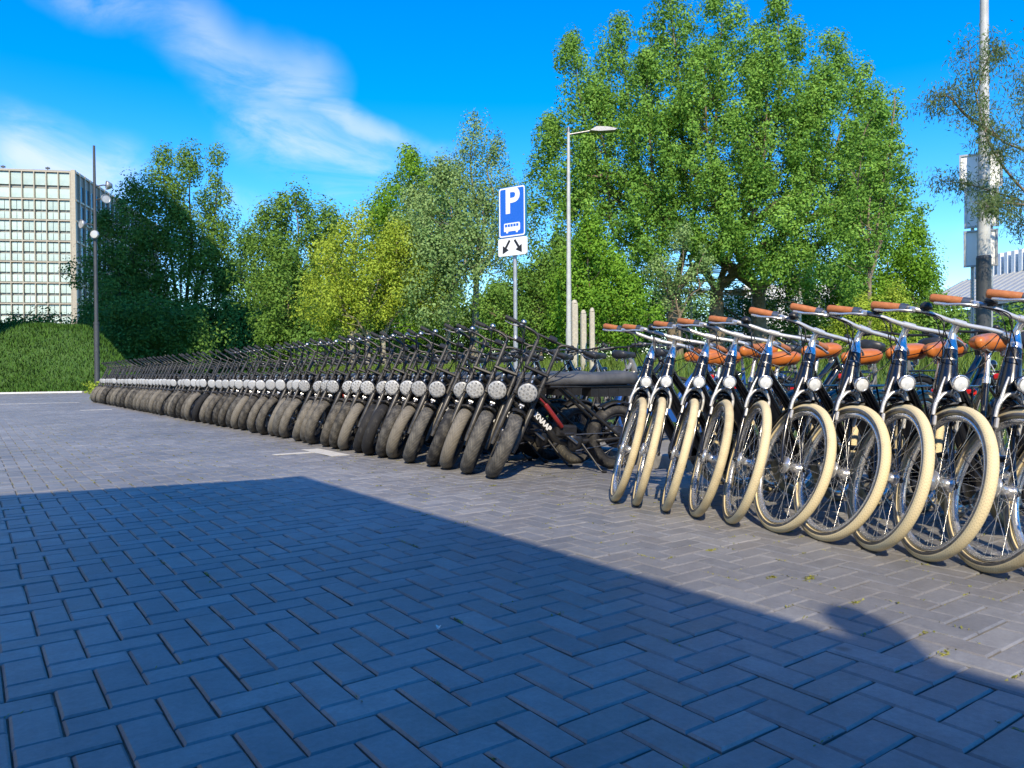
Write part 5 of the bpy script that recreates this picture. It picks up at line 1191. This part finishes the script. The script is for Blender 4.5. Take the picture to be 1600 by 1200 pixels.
city = city_proto(); remember(city)
CP = [(3.63, 53), (3.43, 48), (3.18, 47), (2.95, 49), (2.70, 51), (2.42, 64), (2.155, 66), (1.90, 52), (1.655, 54), (1.415, 58), (1.16, 58)]
GC = 'black city bikes with cream tyres'
for i, (yy, st_) in enumerate(CP):
    o = city if i == 0 else dup(city)
    place(o, CB, (3.45, yy), R(rb.uniform(-1.5, 1)), R(st_-4), R(rb.uniform(-2, 2)+5))
    o['group'] = GC
    dh = rb.uniform(-.035, .04)
    for c in o.children:
        if c.name.split('.')[0] in ('saddle', 'seat_post'): c.location = (c.location.x+dh*.3, 0, c.location.z+dh)
    o['label'] = ('cream tyred black city bike standing right beside the fat tyre bikes, wheel seen edge on' if i == 0 else
                  'cream tyred black city bike at the near right end, cut off by the picture edge' if i == len(CP)-1 else
                  f'cream tyred black city bike with orange saddle, {ordinal(i+1)} along from the fat tyre bikes')
# ------------------------------------------------------------------ other bikes parked behind, on the walk
GB = 'assorted bikes parked behind the two rows'
BK = [(10.6, 6.05, 'paint', 'plain black bicycle behind the fat tyre row, left of the parking sign pole'), (9.6, 6.2, 'paint', 'plain black bicycle behind the fat tyre row, right of the parking sign pole'), (8.8, 6.0, 'paint', 'plain black bicycle with black saddle behind the fat tyre row bars'),
      (7.9, 6.0, 'paint', 'black bicycle whose rounded saddle shows left above the grey bench seat'), (7.35, 6.0, 'paint', 'black bicycle whose saddle shows second from left above the grey bench seat'), (6.75, 6.0, 'greyframe', 'grey framed bicycle with black saddle above the grey bench seat'), (6.3, 6.0, 'paint', 'black bicycle whose saddle shows rightmost above the grey bench seat'),
      (5.55, 6.0, 'blue', 'blue framed bicycle with red tail light behind the first cream tyred bike'), (4.9, 6.1, 'blue', 'blue framed bicycle behind the second cream tyred bike'), (4.2, 6.2, 'paint', 'black bicycle carrying a yellow bag behind the cream tyred bikes'), (3.5, 6.0, 'greyframe', 'grey framed bicycle behind the middle cream tyred bikes'),
      (2.8, 6.2, 'paint', 'black bicycle behind the right cream tyred bikes'), (2.1, 6.0, 'greyframe', 'grey framed bicycle at the right behind the orange saddles'), (1.35, 6.1, 'paint', 'black bicycle with a basket at the far right behind the orange saddles')]
for i, (yy, xx, pm, lab) in enumerate(BK):
    o = dup(city, ('cables', 'reflex_band', 'head_band', 'lamp_bracket', 'guard_stay'))
    swap(o, ('tyre',), M['blacktyre']); swap(o, ('saddle', 'grip'), M['bsaddle']); swap(o, ('stem', 'handlebar', 'shifter', 'brake_lever'), M['matt' if i % 3 else 'steel']); swap(o, ('rim', 'spokes'), M['steel'])
    swap(o, ('frame', 'fork_blade', 'fork_crown', 'front_mudguard', 'rear_mudguard', 'chain_case'), M[pm])
    place(o, CB, (xx+1.02, yy), R(rb.uniform(-7, 7)), R(rb.uniform(-15, 15)), PI+R(rb.uniform(-9, 9)), 0.092, 0.092)
    o.name = 'parked_bicycle'; o['label'] = lab; o['group'] = GB
    if 'yellow bag' in lab:
        q = o.matrix_basis @ Vector((1.12, 0, .86)); t = empty('pannier_bag', 'bright yellow bag on the rack of a black bicycle behind', 'bag', (q.x, q.y, q.z-.1))
        vs = MB(); vs.lathe([(.001, -.14), (.10, -.135), (.135, -.06), (.14, .03), (.115, .11), (.06, .145), (.001, .15)], 16, axis='z', center=(0, 0, .14)).obj('bag_body', M['yellow'], t); MB().torus((0, 0, .28), .05, [(.008*math.cos(a), .014*math.sin(a)) for a in (0, 1.57, 3.14, 4.71)], 16, a0=0, a1=PI).obj('handle', M['plastic'], t)
    if 'basket' in lab:
        q = o.matrix_basis @ Vector((-.02, 0, .92)); bs = MB()
        for k in range(6): bs.tube([(x_, y_, .045*k) for x_, y_ in rrect(.34+.012*k, .26+.012*k, .05, 3)], .003, n=4, closed=True)
        for x_, y_ in rrect(.34, .26, .05, 3): bs.tube([(x_, y_, 0), (x_*1.18, y_*1.22, .225)], .003, n=4)
        bs.box((0, 0, .002), (.33, .25, .004)); b_ = bs.obj('basket', M['cable'], o); b_.location = (-.16, 0, .98)
